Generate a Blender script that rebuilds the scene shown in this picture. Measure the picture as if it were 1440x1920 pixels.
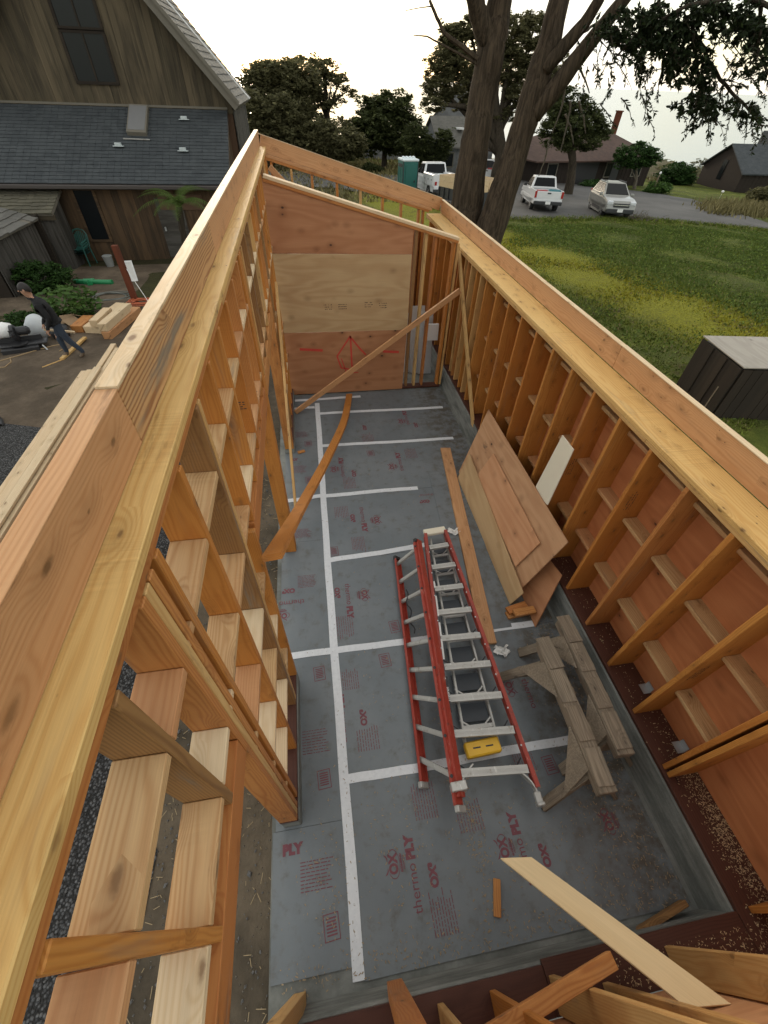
import bpy, bmesh, math, random
import numpy as np
from mathutils import Matrix, Vector, Quaternion
R_ = math.radians
random.seed(7); rng = np.random.default_rng(11)
S = bpy.context.scene
for o in list(bpy.data.objects): bpy.data.objects.remove(o)
COL = S.collection

# ------------------------------------------------------------------ camera
FPX, CX, CY, H = 783.0, 720.0, 960.0, 4.33
_Y = np.array([540-CX, 140-CY, FPX]); _Y /= np.linalg.norm(_Y)
_D = np.array([688-CX, 1715-CY, FPX]); _D -= _Y*(_D@_Y); _D /= np.linalg.norm(_D)
_Z = -_D; _X = np.cross(_Y, _Z)
RW = np.stack([_X, _Y, _Z])                    # world axes expressed in camera space (x right, y down, z forward)
cam_d = bpy.data.cameras.new('camera'); cam = bpy.data.objects.new('camera', cam_d); COL.objects.link(cam)
cam_d.sensor_fit = 'HORIZONTAL'; cam_d.sensor_width = 36; cam_d.lens = 36*FPX/1440
cam_d.clip_start = .02; cam_d.clip_end = 60000
_m = np.stack([RW[:, 0], -RW[:, 1], -RW[:, 2]], axis=1)
_M4 = Matrix([list(r) + [0] for r in _m] + [[0, 0, 0, 1]]); _M4.translation = (0, 0, H)
cam.matrix_world = _M4
S.camera = cam

# ------------------------------------------------------------------ world, sun, exposure
SUN_EL, SUN_AZ = R_(12.0), R_(-8.0)             # azimuth from +Y towards +X
W = bpy.data.worlds.new('World'); S.world = W; W.use_nodes = True
nt = W.node_tree; nt.nodes.clear()
def _n(t, **k):
    n = nt.nodes.new(t)
    for a, b in k.items(): setattr(n, a, b)
    return n
out = _n('ShaderNodeOutputWorld'); bg = _n('ShaderNodeBackground'); sky = _n('ShaderNodeTexSky')
sky.sky_type = 'NISHITA'; sky.sun_disc = False; sky.sun_elevation = SUN_EL; sky.sun_rotation = SUN_AZ
sky.air_density = 1.0; sky.dust_density = 1.0; sky.ozone_density = 1.2; sky.altitude = 20
tc = _n('ShaderNodeTexCoord'); mp = _n('ShaderNodeMapping'); mp.inputs['Scale'].default_value = (1.2, 1.2, 4.5)
nz = _n('ShaderNodeTexNoise'); nz.inputs['Scale'].default_value = 2.2; nz.inputs['Detail'].default_value = 6
rp = _n('ShaderNodeValToRGB'); rp.color_ramp.elements[0].position = .36; rp.color_ramp.elements[0].color = (.22, .22, .22, 1)
rp.color_ramp.elements[1].position = .60; rp.color_ramp.elements[1].color = (.93, .93, .93, 1)
cl = _n('ShaderNodeRGB'); cl.outputs[0].default_value = (6.8, 6.6, 6.0, 1)     # thin bright cloud deck
mx = _n('ShaderNodeMixRGB'); 
nt.links.new(tc.outputs['Generated'], mp.inputs[0]); nt.links.new(mp.outputs[0], nz.inputs['Vector'])
nt.links.new(nz.outputs['Fac'], rp.inputs[0]); nt.links.new(rp.outputs[0], mx.inputs[0])
nt.links.new(sky.outputs[0], mx.inputs[1]); nt.links.new(cl.outputs[0], mx.inputs[2])
nt.links.new(mx.outputs[0], bg.inputs[0]); nt.links.new(bg.outputs[0], out.inputs[0])
bg.inputs[1].default_value = .125
sl = bpy.data.lights.new('sun', 'SUN'); sl.energy = 1.1; sl.angle = R_(14); sl.color = (1, .86, .68)
so = bpy.data.objects.new('sun', sl); COL.objects.link(so)
_sd = Vector((math.sin(SUN_AZ)*math.cos(SUN_EL), math.cos(SUN_AZ)*math.cos(SUN_EL), math.sin(SUN_EL)))
so.rotation_euler = _sd.to_track_quat('Z', 'Y').to_euler(); so.location = (0, 0, 30)
S.render.engine = 'CYCLES'
S.cycles.use_adaptive_sampling = True; S.cycles.adaptive_threshold = .025; S.cycles.max_bounces = 5; S.cycles.diffuse_bounces = 3; S.cycles.glossy_bounces = 2; S.cycles.transmission_bounces = 2; S.cycles.transparent_max_bounces = 4
S.view_settings.view_transform = 'Standard'; S.view_settings.look = 'None'
S.view_settings.exposure = 0.84; S.view_settings.gamma = 1.0; S.view_settings.use_curve_mapping = False
S.render.resolution_x, S.render.resolution_y = 768, 1024

# ------------------------------------------------------------------ measuring helpers (photo point -> point on a known plane)
def ray(p): return RW @ np.array([p[0]-CX, p[1]-CY, FPX])
def onz(x, y, z): d = ray((x, y)); t = (z-H)/d[2]; return Vector((t*d[0], t*d[1], z))
def onx(x, y, X): d = ray((x, y)); t = X/d[0]; return Vector((X, t*d[1], H+t*d[2]))
def ony(x, y, Y): d = ray((x, y)); t = Y/d[1]; return Vector((t*d[0], Y, H+t*d[2]))
def terr(x, y):
    d = math.hypot(x, y); u = (d-9)/3.; sp = 3.*math.log1p(math.exp(min(u, 40)))
    z = -.1-.055*min(sp, 66)
    if d > 80: z -= (1-math.cos(min((d-80)/60, 1)*math.pi))*5.2
    return z
def gh(x, y):
    d = ray((x, y)); d = d/np.linalg.norm(d); dx, dy, dz = map(float, d); t = 1.0
    while t < 900 and H+t*dz > terr(t*dx, t*dy): t += .5 if t < 120 else 4
    lo, hi = max(t-4, 0), t
    for _ in range(14):
        t = (lo+hi)/2
        if H+t*dz > terr(t*dx, t*dy): lo = t
        else: hi = t
    return Vector((t*dx, t*dy, terr(t*dx, t*dy)))
def depth(P): return float(RW[:, 2] @ (np.array(P)-np.array([0, 0, H])))
def px2m(px, P): return px/FPX*depth(P)

# ------------------------------------------------------------------ node materials
class NT:
    def __init__(s, name):
        s.m = bpy.data.materials.new(name); s.m.use_nodes = True; s.t = s.m.node_tree; s.t.nodes.clear()
        s.out = s.n('ShaderNodeOutputMaterial'); s.b = s.n('ShaderNodeBsdfPrincipled'); s.l(s.b.outputs[0], s.out.inputs[0])
    def n(s, t, **k):
        n = s.t.nodes.new(t)
        for a, b in k.items(): setattr(n, a, b)
        return n
    def l(s, a, b): s.t.links.new(a, b)
    def put(s, sock, v):
        if hasattr(v, 'is_output'): s.l(v, sock)
        elif isinstance(v, (tuple, list)) and len(v) == 3 and len(sock.default_value) == 4: sock.default_value = (*v, 1)
        else: sock.default_value = v
    def math(s, op, a, b=0.0, c=0.0, clamp=False):
        n = s.n('ShaderNodeMath', operation=op, use_clamp=clamp); s.put(n.inputs[0], a); s.put(n.inputs[1], b); s.put(n.inputs[2], c); return n.outputs[0]
    def vm(s, op, a, b=(0, 0, 0)):
        n = s.n('ShaderNodeVectorMath', operation=op); s.put(n.inputs[0], a); s.put(n.inputs[1], b); return n.outputs[0]
    def mix(s, f, a, b, mode='MIX'):
        n = s.n('ShaderNodeMixRGB', blend_type=mode); s.put(n.inputs[0], f); s.put(n.inputs[1], a); s.put(n.inputs[2], b); return n.outputs[0]
    def noise(s, vec, scale=1, detail=3, rough=.55, dist=0.0):
        n = s.n('ShaderNodeTexNoise'); s.put(n.inputs['Vector'], vec); n.inputs['Scale'].default_value = scale
        n.inputs['Detail'].default_value = detail; n.inputs['Roughness'].default_value = rough; n.inputs['Distortion'].default_value = dist; return n.outputs['Fac']
    def voro(s, vec, scale=1, feat='F1'):
        n = s.n('ShaderNodeTexVoronoi', feature=feat); s.put(n.inputs['Vector'], vec); n.inputs['Scale'].default_value = scale; return n
    def ramp(s, f, lo, hi):
        n = s.n('ShaderNodeMapRange', interpolation_type='SMOOTHSTEP'); s.put(n.inputs[0], f); n.inputs[1].default_value = lo; n.inputs[2].default_value = hi; return n.outputs[0]
    def bump(s, h, strength=.3, dist=.01):
        n = s.n('ShaderNodeBump'); s.put(n.inputs['Height'], h); n.inputs['Strength'].default_value = strength; n.inputs['Distance'].default_value = dist; s.l(n.outputs[0], s.b.inputs['Normal'])
    def col(s, c): s.put(s.b.inputs['Base Color'], c)
    def rough(s, v): s.put(s.b.inputs['Roughness'], v)
    def obj(s): return s.n('ShaderNodeTexCoord').outputs['Object']
    def pos(s): return s.n('ShaderNodeNewGeometry').outputs['Position']
    def rand(s): return s.n('ShaderNodeObjectInfo').outputs['Random']
    def xyz(s, v): n = s.n('ShaderNodeSeparateXYZ'); s.put(n.inputs[0], v); return n.outputs
    def comb(s, x, y, z): n = s.n('ShaderNodeCombineXYZ'); s.put(n.inputs[0], x); s.put(n.inputs[1], y); s.put(n.inputs[2], z); return n.outputs[0]

def plain(name, col, rough=.6, metal=0.0, var=.12, scale=6, bump=0.0, spec=.5):
    k = NT(name); v = k.obj(); f = k.noise(v, scale, 4); f2 = k.noise(v, scale*7, 3)
    a = tuple(c*(1-var) for c in col); b = tuple(min(1, c*(1+var)) for c in col)
    k.col(k.mix(k.mix(.35, f, f2), a, b)); k.rough(rough); k.b.inputs['Metallic'].default_value = metal
    k.b.inputs['Specular IOR Level'].default_value = spec
    if bump: k.bump(f2, bump, .01)
    return k.m

def wood(name, ca, cb, spacing=.010, ring=.55, knot=.6, stain=0.0, tint=.25, dark=(.15, .075, .03), rough=.6, weather=0.0, saw=.0, ding=False):
    """sawn lumber, length along local X: growth rings round an off-centre pith, knots, blue stain"""
    k = NT(name); P0 = k.obj(); r = k.rand()
    r2 = k.math('FRACT', k.math('MULTIPLY', r, 17.31)); r3 = k.math('FRACT', k.math('MULTIPLY', r, 57.77))
    P = k.vm('ADD', P0, k.comb(k.math('MULTIPLY', r, 60.), k.math('MULTIPLY', r2, 4.), k.math('MULTIPLY', r3, 9.)))
    x, y, z = k.xyz(P0)
    px_, py_, pz_ = k.xyz(P); Pk = k.comb(k.math('MULTIPLY', px_, 4.6), k.math('MULTIPLY', k.math('ADD', py_, pz_), 11.0), 0.0); vk = k.voro(Pk, 1.0); vk.voronoi_dimensions = '2D'
    sel = k.math('GREATER_THAN', k.xyz(vk.outputs['Color'])[0], 1-.30*knot)
    kd = k.math('DIVIDE', k.math('ADD', vk.outputs['Distance'], k.math('MULTIPLY', k.noise(P, 45, 2), .12)), k.math('MULTIPLY_ADD', k.xyz(vk.outputs['Color'])[1], .75, .40)); kn = k.math('MULTIPLY', k.math('MULTIPLY', k.ramp(kd, .22, .10), sel), k.math('MULTIPLY_ADD', k.xyz(vk.outputs['Color'])[2], .45, .5))
    halo = k.math('MULTIPLY', k.ramp(vk.outputs['Distance'], .6, .05), sel)
    w1 = k.math('SUBTRACT', k.noise(k.vm('MULTIPLY', P, (.9, 5, 5)), 1, 3), .5)
    w2 = k.math('SUBTRACT', k.noise(k.vm('MULTIPLY', P, (1.3, 5, 5)), 1.3, 2), .5)
    yy = k.math('ADD', k.math('SUBTRACT', y, k.math('MULTIPLY', k.math('SUBTRACT', r2, .5), .22)), k.math('MULTIPLY', w1, .05))
    zz = k.math('ADD', k.math('ADD', z, k.math('ADD', .02, k.math('MULTIPLY', r3, .12))), k.math('MULTIPLY', w2, .05))
    rad = k.math('SQRT', k.math('ADD', k.math('MULTIPLY', yy, yy), k.math('MULTIPLY', zz, zz)))
    rad = k.math('ADD', rad, k.math('MULTIPLY', halo, .030))
    s = k.math('SINE', k.math('MULTIPLY', rad, 6.2832/spacing)); s = k.math('MULTIPLY_ADD', s, .5, .5); s = k.math('POWER', s, 1.7)
    fine = k.noise(k.vm('MULTIPLY', P, (5, 210, 210)), 1, 2); broad = k.noise(k.vm('MULTIPLY', P, (1.1, 7, 7)), 1, 3)
    f = k.math('ADD', k.math('MULTIPLY', s, ring), k.math('MULTIPLY', k.math('SUBTRACT', broad, .45), .9), clamp=True)
    c = k.mix(f, ca, cb)
    c = k.mix(k.math('MULTIPLY', r2, tint), c, tuple(q*w for q, w in zip(cb, (1.05, .82, .66))))
    c = k.mix(.55, c, k.mix(fine, (.70, .68, .66), (1.22, 1.22, 1.22)), 'MULTIPLY')
    c = k.mix(k.math('MULTIPLY', halo, .35), c, tuple(q*.62 for q in cb)); c = k.mix(kn, c, dark)
    # nail holes and dings
    smear = k.noise(k.vm('MULTIPLY', P, (3.2, 18, 18)), 1, 4, .7); c = k.mix(k.math('MULTIPLY', k.ramp(smear, .60, .76), .55), c, tuple(q*.42 for q in cb))
    if ding:
        vd = k.voro(k.vm('MULTIPLY', P, (11, 20, 20)), 1.0); dg = k.math('MULTIPLY', k.ramp(vd.outputs['Distance'], .11, .06), k.math('GREATER_THAN', k.xyz(vd.outputs['Color'])[1], .88)); c = k.mix(k.math('MULTIPLY', dg, .85), c, (.07, .045, .03))
    if saw: sm = k.noise(k.vm('MULTIPLY', P, (110, 2.0, 2.0)), 1, 2); sw_ = k.ramp(k.noise(P, 2.3, 2), .48, .66); c = k.mix(k.math('MULTIPLY', sw_, saw), c, k.mix(k.ramp(sm, .3, .7), (.80, .78, .76), (1.10, 1.10, 1.10)), 'MULTIPLY')
    if stain > 0:
        st = k.noise(k.vm('MULTIPLY', P, (1.0, 9, 9)), 1, 5, .65)
        c = k.mix(k.math('MULTIPLY', k.ramp(st, .56, .74), stain), c, (.17, .155, .125))
    if weather > 0:
        wt = k.noise(k.vm('MULTIPLY', P, (2.5, 60, 60)), 1, 4, .7)
        c = k.mix(k.math('MULTIPLY', k.ramp(wt, .35, .7), weather), c, (.075, .062, .048))
    k.col(c); k.rough(k.math('MULTIPLY_ADD', fine, .2, rough-.1)); k.b.inputs['Specular IOR Level'].default_value = .3
    k.bump(k.math('ADD', k.math('MULTIPLY', fine, .5), k.math('MULTIPLY', kn, -1.)), .25 if weather == 0 else .6, .004)
    return k.m

def plywood(name, ca, cb, dens=70, knot=.5, patch=.0, rough=.62, stencil=0.0):
    """rotary cut veneer on the local XY face, grain along local X"""
    k = NT(name); P0 = k.obj(); r = k.rand(); r2 = k.math('FRACT', k.math('MULTIPLY', r, 31.7))
    P = k.vm('ADD', P0, k.comb(k.math('MULTIPLY', r, 30.), k.math('MULTIPLY', r2, 20.), r))
    v = k.noise(k.vm('MULTIPLY', P, (.42, 2.3, .3)), 1, 2.2, .5, .25)
    s = k.math('MULTIPLY_ADD', k.math('SINE', k.math('MULTIPLY', v, dens)), .5, .5)
    fine = k.noise(k.vm('MULTIPLY', P, (3.5, 120, 60)), 1, 2); broad = k.noise(P, 1.7, 3)
    f = k.math('ADD', k.math('MULTIPLY', s, .42), k.math('MULTIPLY', k.math('SUBTRACT', broad, .4), .8), clamp=True)
    c = k.mix(f, ca, cb); c = k.mix(.5, c, k.mix(fine, (.72, .70, .68), (1.2, 1.2, 1.2)), 'MULTIPLY')
    vk = k.voro(k.vm('MULTIPLY', P, (4.2, 6.0, .5)), 1.0); sel = k.math('GREATER_THAN', k.xyz(vk.outputs['Color'])[0], 1-.5*knot)
    kn = k.math('MULTIPLY', k.ramp(vk.outputs['Distance'], .115, .05), sel)
    ha = k.math('MULTIPLY', k.ramp(vk.outputs['Distance'], .42, .05), sel)
    c = k.mix(k.math('MULTIPLY', ha, .45), c, tuple(q*.55 for q in cb)); c = k.mix(kn, c, (.07, .03, .018))
    if patch:
        st = k.noise(k.vm('MULTIPLY', P, (1.2, 2.5, .5)), 1, 5, .7); c = k.mix(k.math('MULTIPLY', k.ramp(st, .60, .72), patch), c, (.05, .04, .032))
    k.col(c); k.rough(rough); k.b.inputs['Specular IOR Level'].default_value = .3; k.bump(k.math('ADD', fine, k.math('MULTIPLY', s, .3)), .2, .003)
    return k.m

MAT = {}
MAT['pine'] = wood('pine', (.56, .36, .145), (.42, .215, .066), .011, .5, .9, .45, .35, saw=.3, ding=True)
MAT['plate'] = wood('plate_pine', (.64, .430, .165), (.49, .268, .076), .013, .5, .75, .35, .15, saw=.6, ding=True)
MAT['fir'] = wood('fir', (.49, .228, .068), (.33, .118, .030), .009, .65, .9, .35, .5, saw=.25)
MAT['stud'] = wood('stud_fir', (.50, .222, .050), (.345, .124, .022), .010, .55, .85, .30, .5, saw=.3)
MAT['pinkfir'] = wood('pink_fir', (.54, .305, .145), (.40, .190, .078), .013, .5, .9, .15, .3, saw=.2, ding=True)
MAT['bluestain'] = wood('stained_fir', (.52, .31, .14), (.27, .12, .045), .016, .95, .5, .95, .1)
MAT['pale'] = wood('pale_pine', (.68, .54, .35), (.54, .375, .20), .012, .45, .5, .2, .15, saw=.3)
MAT['block'] = wood('blocking', (.55, .365, .180), (.39, .205, .082), .011, .6, 1.0, .6, .35, saw=.35)
MAT['darkstud'] = wood('weathered_stud', (.30, .165, .060), (.16, .075, .026), .011, .6, .9, .8, .4, saw=.3)
MAT['treated'] = wood('treated_sill', (.085, .032, .020), (.05, .018, .012), .012, .4, .3, .0, .2, (.02, .01, .008), .55)
MAT['horse'] = wood('weathered_wood', (.29, .235, .17), (.16, .125, .088), .010, .6, .6, .5, .2, (.06, .04, .03), .8, .55)
MAT['plyred'] = plywood('red_plywood', (.53, .205, .080), (.39, .125, .044), 55, .9)
MAT['plyfar'] = plywood('fir_plywood', (.42, .200, .095), (.30, .118, .050), 48, 1.0)
MAT['plypale'] = plywood('pale_plywood', (.49, .335, .175), (.37, .215, .098), 60, .7)
MAT['plyloose'] = plywood('loose_plywood', (.48, .275, .145), (.34, .165, .078), 60, .9, .9)
MAT['plyred2'] = plywood('orange_plywood', (.54, .285, .145), (.42, .185, .085), 60, .7)
MAT['plystrip'] = plywood('strip_plywood', (.74, .57, .33), (.66, .47, .24), 40, .0)
MAT['foam'] = plain('foam_strip', (.72, .66, .52), .7, 0, .05)
MAT['white'] = plain('white_paint', (.78, .78, .76), .35, 0, .05)
MAT['black'] = plain('black_plastic', (.022, .022, .024), .5)
MAT['steel'] = plain('galvanised', (.45, .46, .46), .4, .7, .15, 20)
MAT['alu'] = plain('aluminium', (.46, .45, .42), .5, .45, .25, 18)
MAT['ladred'] = plain('red_fibreglass', (.36, .050, .030), .5, 0, .35, 9)
MAT['yellow'] = plain('yellow_plastic', (.72, .42, .025), .45, 0, .12)
MAT['paper'] = plain('paper_label', (.7, .69, .66), .6)
MAT['redink'] = plain('red_ink', (.150, .040, .052), .6, 0, .4, 14)
MAT['redpaint'] = plain('red_spray', (.52, .05, .03), .6, 0, .3, 10)
def worn(name, col, scuff, dirt, rough, metal=0.0):
    k = NT(name); P = k.pos(); a = k.noise(k.vm('MULTIPLY', P, (38, 9, 38)), 1, 4, .7); b = k.noise(P, 14, 5, .7)
    c = k.mix(k.noise(P, 5, 3), tuple(q*.75 for q in col), tuple(q*1.15 for q in col)); c = k.mix(k.math('MULTIPLY', k.ramp(a, .58, .70), .8), c, scuff); c = k.mix(k.math('MULTIPLY', k.ramp(b, .55, .72), .7), c, dirt); k.col(c); k.rough(rough); k.b.inputs['Metallic'].default_value = metal; k.bump(a, .15, .003); return k.m
MAT['ladred'] = worn('red_fibreglass', (.34, .046, .028), (.46, .20, .15), (.085, .035, .025), .5); MAT['alu'] = worn('aluminium', (.46, .45, .42), (.62, .61, .58), (.20, .16, .11), .45, .4)
MAT['tape'] = None

# ------------------------------------------------------------------ mesh helpers
def link(o, parent=None, W_=None):
    COL.objects.link(o)
    if parent is not None:
        o.parent = parent
        o.matrix_basis = MW[parent.name].inverted() @ (W_ or Matrix())
    elif W_ is not None: o.matrix_basis = W_
    MW[o.name] = (W_.copy() if W_ is not None else Matrix())
    return o
MW = {}
def tag(o, label=None, cat=None, group=None, kind=None):
    if label: o['label'] = label
    if cat: o['category'] = cat
    if group: o['group'] = group
    if kind: o['kind'] = kind
    return o
def empty(name, loc=(0, 0, 0), rz=0.0, label=None, cat=None, group=None, mat=None):
    o = bpy.data.objects.new(name, None); o.empty_display_size = .1
    link(o, None, mat if mat is not None else Matrix.Translation(loc) @ Matrix.Rotation(rz, 4, 'Z')); return tag(o, label, cat, group)
class MB:
    def __init__(s): s.v = []; s.f = []; s.mi = []
    def add(s, vs, fs, m=0):
        b = len(s.v); s.v += [tuple(q) for q in vs]; s.f += [tuple(i+b for i in f) for f in fs]; s.mi += [m]*len(fs); return s
    def box(s, c, d, rot=None, m=0):
        c = Vector(c); h = Vector(d)/2; vs = []
        for i in (-1, 1):
            for j in (-1, 1):
                for k in (-1, 1):
                    q = Vector((i*h.x, j*h.y, k*h.z)); vs.append(c+(rot @ q if rot else q))
        return s.add(vs, [(0, 1, 3, 2), (4, 6, 7, 5), (0, 4, 5, 1), (2, 3, 7, 6), (0, 2, 6, 4), (1, 5, 7, 3)], m)
    def beam(s, p0, p1, w, t, up=(0, 0, 1), m=0):
        p0, p1 = Vector(p0), Vector(p1); x = (p1-p0); L = x.length; x.normalize(); u = Vector(up); y = u.cross(x)
        if y.length < 1e-4: y = Vector((0, 1, 0)).cross(x)
        y.normalize(); z = x.cross(y); r = Matrix((x, y, z)).transposed()
        return s.box((p0+p1)/2, (L, w, t), r, m)
    def tube(s, pts, rad, n=8, m=0, cap=True):
        pts = [Vector(p) for p in pts]; rs = rad if isinstance(rad, (list, tuple)) else [rad]*len(pts); b = len(s.v); prev = None
        for i, p in enumerate(pts):
            d = (pts[min(i+1, len(pts)-1)]-pts[max(i-1, 0)]).normalized()
            a = prev if prev is not None else (Vector((0, 0, 1)) if abs(d.z) < .9 else Vector((1, 0, 0)))
            a = (a-d*a.dot(d)); a = a.normalized() if a.length > 1e-5 else d.orthogonal().normalized(); prev = a; c = d.cross(a)
            for k in range(n):
                t = 2*math.pi*k/n; s.v.append(tuple(p+(a*math.cos(t)+c*math.sin(t))*rs[i]))
        for i in range(len(pts)-1):
            for k in range(n):
                s.f.append((b+i*n+k, b+i*n+(k+1) % n, b+(i+1)*n+(k+1) % n, b+(i+1)*n+k)); s.mi.append(m)
        if cap:
            s.f.append(tuple(b+k for k in range(n))[::-1]); s.mi.append(m); e = b+(len(pts)-1)*n; s.f.append(tuple(e+k for k in range(n))); s.mi.append(m)
        return s
    def lathe(s, c, prof, n=16, axis='Z', m=0):
        c = Vector(c); b = len(s.v)
        for r, h in prof:
            for k in range(n):
                t = 2*math.pi*k/n; q = (r*math.cos(t), r*math.sin(t), h)
                if axis == 'Y': q = (q[0], q[2], q[1])
                if axis == 'X': q = (q[2], q[0], q[1])
                s.v.append(tuple(c+Vector(q)))
        for i in range(len(prof)-1):
            for k in range(n): s.f.append((b+i*n+k, b+i*n+(k+1) % n, b+(i+1)*n+(k+1) % n, b+(i+1)*n+k)); s.mi.append(m)
        s.f.append(tuple(b+k for k in range(n))[::-1]); s.mi.append(m); e = b+(len(prof)-1)*n; s.f.append(tuple(e+k for k in range(n))); s.mi.append(m)
        return s
    def prism(s, poly, e, m=0):
        """polygon (list of 3D points) extruded by vector e"""
        n = len(poly); e = Vector(e); vs = [Vector(p) for p in poly]+[Vector(p)+e for p in poly]
        return s.add(vs, [tuple(range(n))[::-1], tuple(range(n, 2*n))]+[(i, (i+1) % n, n+(i+1) % n, n+i) for i in range(n)], m)
    def sheet(s, fn, nu, nv, m=0):
        b = len(s.v)
        for i in range(nu+1):
            for j in range(nv+1): s.v.append(tuple(fn(i/nu, j/nv)))
        for i in range(nu):
            for j in range(nv): a = b+i*(nv+1)+j; s.f.append((a, a+nv+1, a+nv+2, a+1)); s.mi.append(m)
        return s
    def mesh(s, name, mats, smooth=False, fix=True, bevel=0.0):
        me = bpy.data.meshes.new(name); me.from_pydata(s.v, [], s.f)
        for mt in (mats if isinstance(mats, (list, tuple)) else [mats]): me.materials.append(MAT[mt] if isinstance(mt, str) else mt)
        if len(me.materials) > 1: me.polygons.foreach_set('material_index', s.mi)
        if fix or bevel:
            bm = bmesh.new(); bm.from_mesh(me)
            if bevel:
                bmesh.ops.recalc_face_normals(bm, faces=bm.faces[:])
                ed = [e for e in bm.edges if len(e.link_faces) == 2 and e.calc_face_angle(0) > .6]
                bmesh.ops.bevel(bm, geom=ed, offset=bevel, segments=2 if bevel > .02 else 1, affect='EDGES', profile=.6, clamp_overlap=True)
            bmesh.ops.recalc_face_normals(bm, faces=bm.faces[:]); bm.to_mesh(me); bm.free()
        if smooth: me.polygons.foreach_set('use_smooth', [True]*len(me.polygons))
        return me
    def build(s, name, mats, parent=None, smooth=False, W_=None, bevel=0.0, local=False, fix=True):
        """vertices are world coordinates unless local=True (then relative to the parent)"""
        me = s.mesh(name, mats, smooth, fix, bevel); o = bpy.data.objects.new(name, me)
        if W_ is None: W_ = MW[parent.name] if (local and parent is not None) else Matrix()
        return link(o, parent, W_)
def frame(p0, p1, up):
    p0, p1 = Vector(p0), Vector(p1); x = (p1-p0).normalized(); z = Vector(up); z = z-x*z.dot(x)
    if z.length < 1e-4: z = x.orthogonal()
    z.normalize(); y = z.cross(x); m = Matrix((x, y, z)).transposed().to_4x4(); m.translation = (p0+p1)/2; return m
_bc = {}
def bmesh_board(L, w, t, mat, c):
    key = (round(L, 3), round(w, 3), round(t, 3), mat, c)
    if key in _bc: return _bc[key]
    m = MB(); m.box((0, 0, 0), (L, w, t)); me = m.mesh('board', mat, bevel=c); _bc[key] = me; return me
def board(name, p0, p1, w, t, up, mat, parent=None, c=.003):
    """sawn board from p0 to p1 (centre line): w across, t along 'up'; its own local X runs along the grain"""
    p0, p1 = Vector(p0), Vector(p1)
    return link(bpy.data.objects.new(name, bmesh_board((p1-p0).length, w, t, mat, min(c, t*.25))), parent, frame(p0, p1, up))
def slab(name, corners, t, mat, parent=None, c=.001):
    """four corners of the face (a,b along the grain) -> a sheet of thickness t behind it, local X along a-b, local Z its normal"""
    a, b, c_, d = [Vector(q) for q in corners]; x = (b-a).normalized(); n = x.cross(d-a).normalized(); y = n.cross(x)
    m = Matrix((x, y, n)).transposed().to_4x4(); m.translation = a; inv = m.inverted(); mb = MB()
    mb.prism([inv @ q for q in (a, b, c_, d)], (0, 0, -t)); me = mb.mesh(name, mat, bevel=c if c else 0)
    return link(bpy.data.objects.new(name, me), parent, m)
def copy_tree(o, W_, parent=None):
    c = o.copy(); COL.objects.link(c); c.parent = parent
    if parent is None: c.matrix_basis = W_
    for ch in [q for q in bpy.data.objects if q.parent == o]: copy_tree(ch, None, c)
    return c
# ------------------------------------------------------------------ the setting
def ground_mat():
    k = NT('lawn'); P = k.pos(); A = gh(985, 470); B = gh(1300, 590); d = (B-A); d.z = 0; d.normalize(); nrm = (-d.y, d.x, 0)
    big = k.noise(P, .35, 4); mid = k.noise(P, 1.6, 5, .65); fine = k.noise(P, 16, 4, .7)
    c = k.mix(k.ramp(mid, .35, .68), (.080, .104, .020), (.160, .180, .036))
    c = k.mix(k.ramp(big, .42, .62), c, (.075, .088, .022))
    n = k.n('ShaderNodeVectorMath', operation='DOT_PRODUCT'); k.put(n.inputs[0], k.vm('SUBTRACT', P, tuple(A))); n.inputs[1].default_value = nrm
    dist = k.math('ADD', k.math('ABSOLUTE', n.outputs['Value']), k.math('MULTIPLY', k.math('SUBTRACT', mid, .5), 3.2))
    band = k.ramp(dist, 3.4, .8)
    c = k.mix(k.math('MULTIPLY', band, k.ramp(fine, .25, .6)), c, (.22, .215, .020))
    soil = k.ramp(k.noise(P, .8, 5, .7), .56, .70); c = k.mix(k.math('MULTIPLY', soil, .75), c, (.060, .044, .026))
    # bare strip along the new wall
    x = k.xyz(P)[0]; bare = k.ramp(k.math('ADD', x, k.math('MULTIPLY', k.math('SUBTRACT', mid, .5), 3.)), 4.6, 3.4); c = k.mix(k.math('MULTIPLY', bare, .8), c, (.045, .036, .024))
    c = k.mix(.7, c, k.mix(fine, (.35, .35, .35), (1.6, 1.6, 1.6)), 'MULTIPLY'); k.col(c); k.rough(.95); k.b.inputs['Specular IOR Level'].default_value = .1
    k.bump(k.math('ADD', fine, k.math('MULTIPLY', mid, .8)), .9, .08); return k.m
def dirt_mat(name, a, b, peb=.5):
    k = NT(name); P = k.pos(); f = k.noise(P, .9, 6, .62); g = k.noise(P, 9, 5, .7); v = k.voro(P, 38)
    c = k.mix(k.ramp(f, .36, .66), a, b); c = k.mix(.6, c, k.mix(g, (.45, .45, .45), (1.5, 1.5, 1.5)), 'MULTIPLY')
    st = k.math('MULTIPLY', k.ramp(v.outputs['Distance'], .35, .15), k.math('GREATER_THAN', k.xyz(v.outputs['Color'])[0], .80))
    c = k.mix(k.math('MULTIPLY', st, peb), c, (.17, .15, .12)); k.col(c); k.rough(.95); k.b.inputs['Specular IOR Level'].default_value = .1
    k.bump(k.math('ADD', k.math('MULTIPLY', g, .7), k.math('MULTIPLY', st, .6)), .8, .03); return k.m
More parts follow.
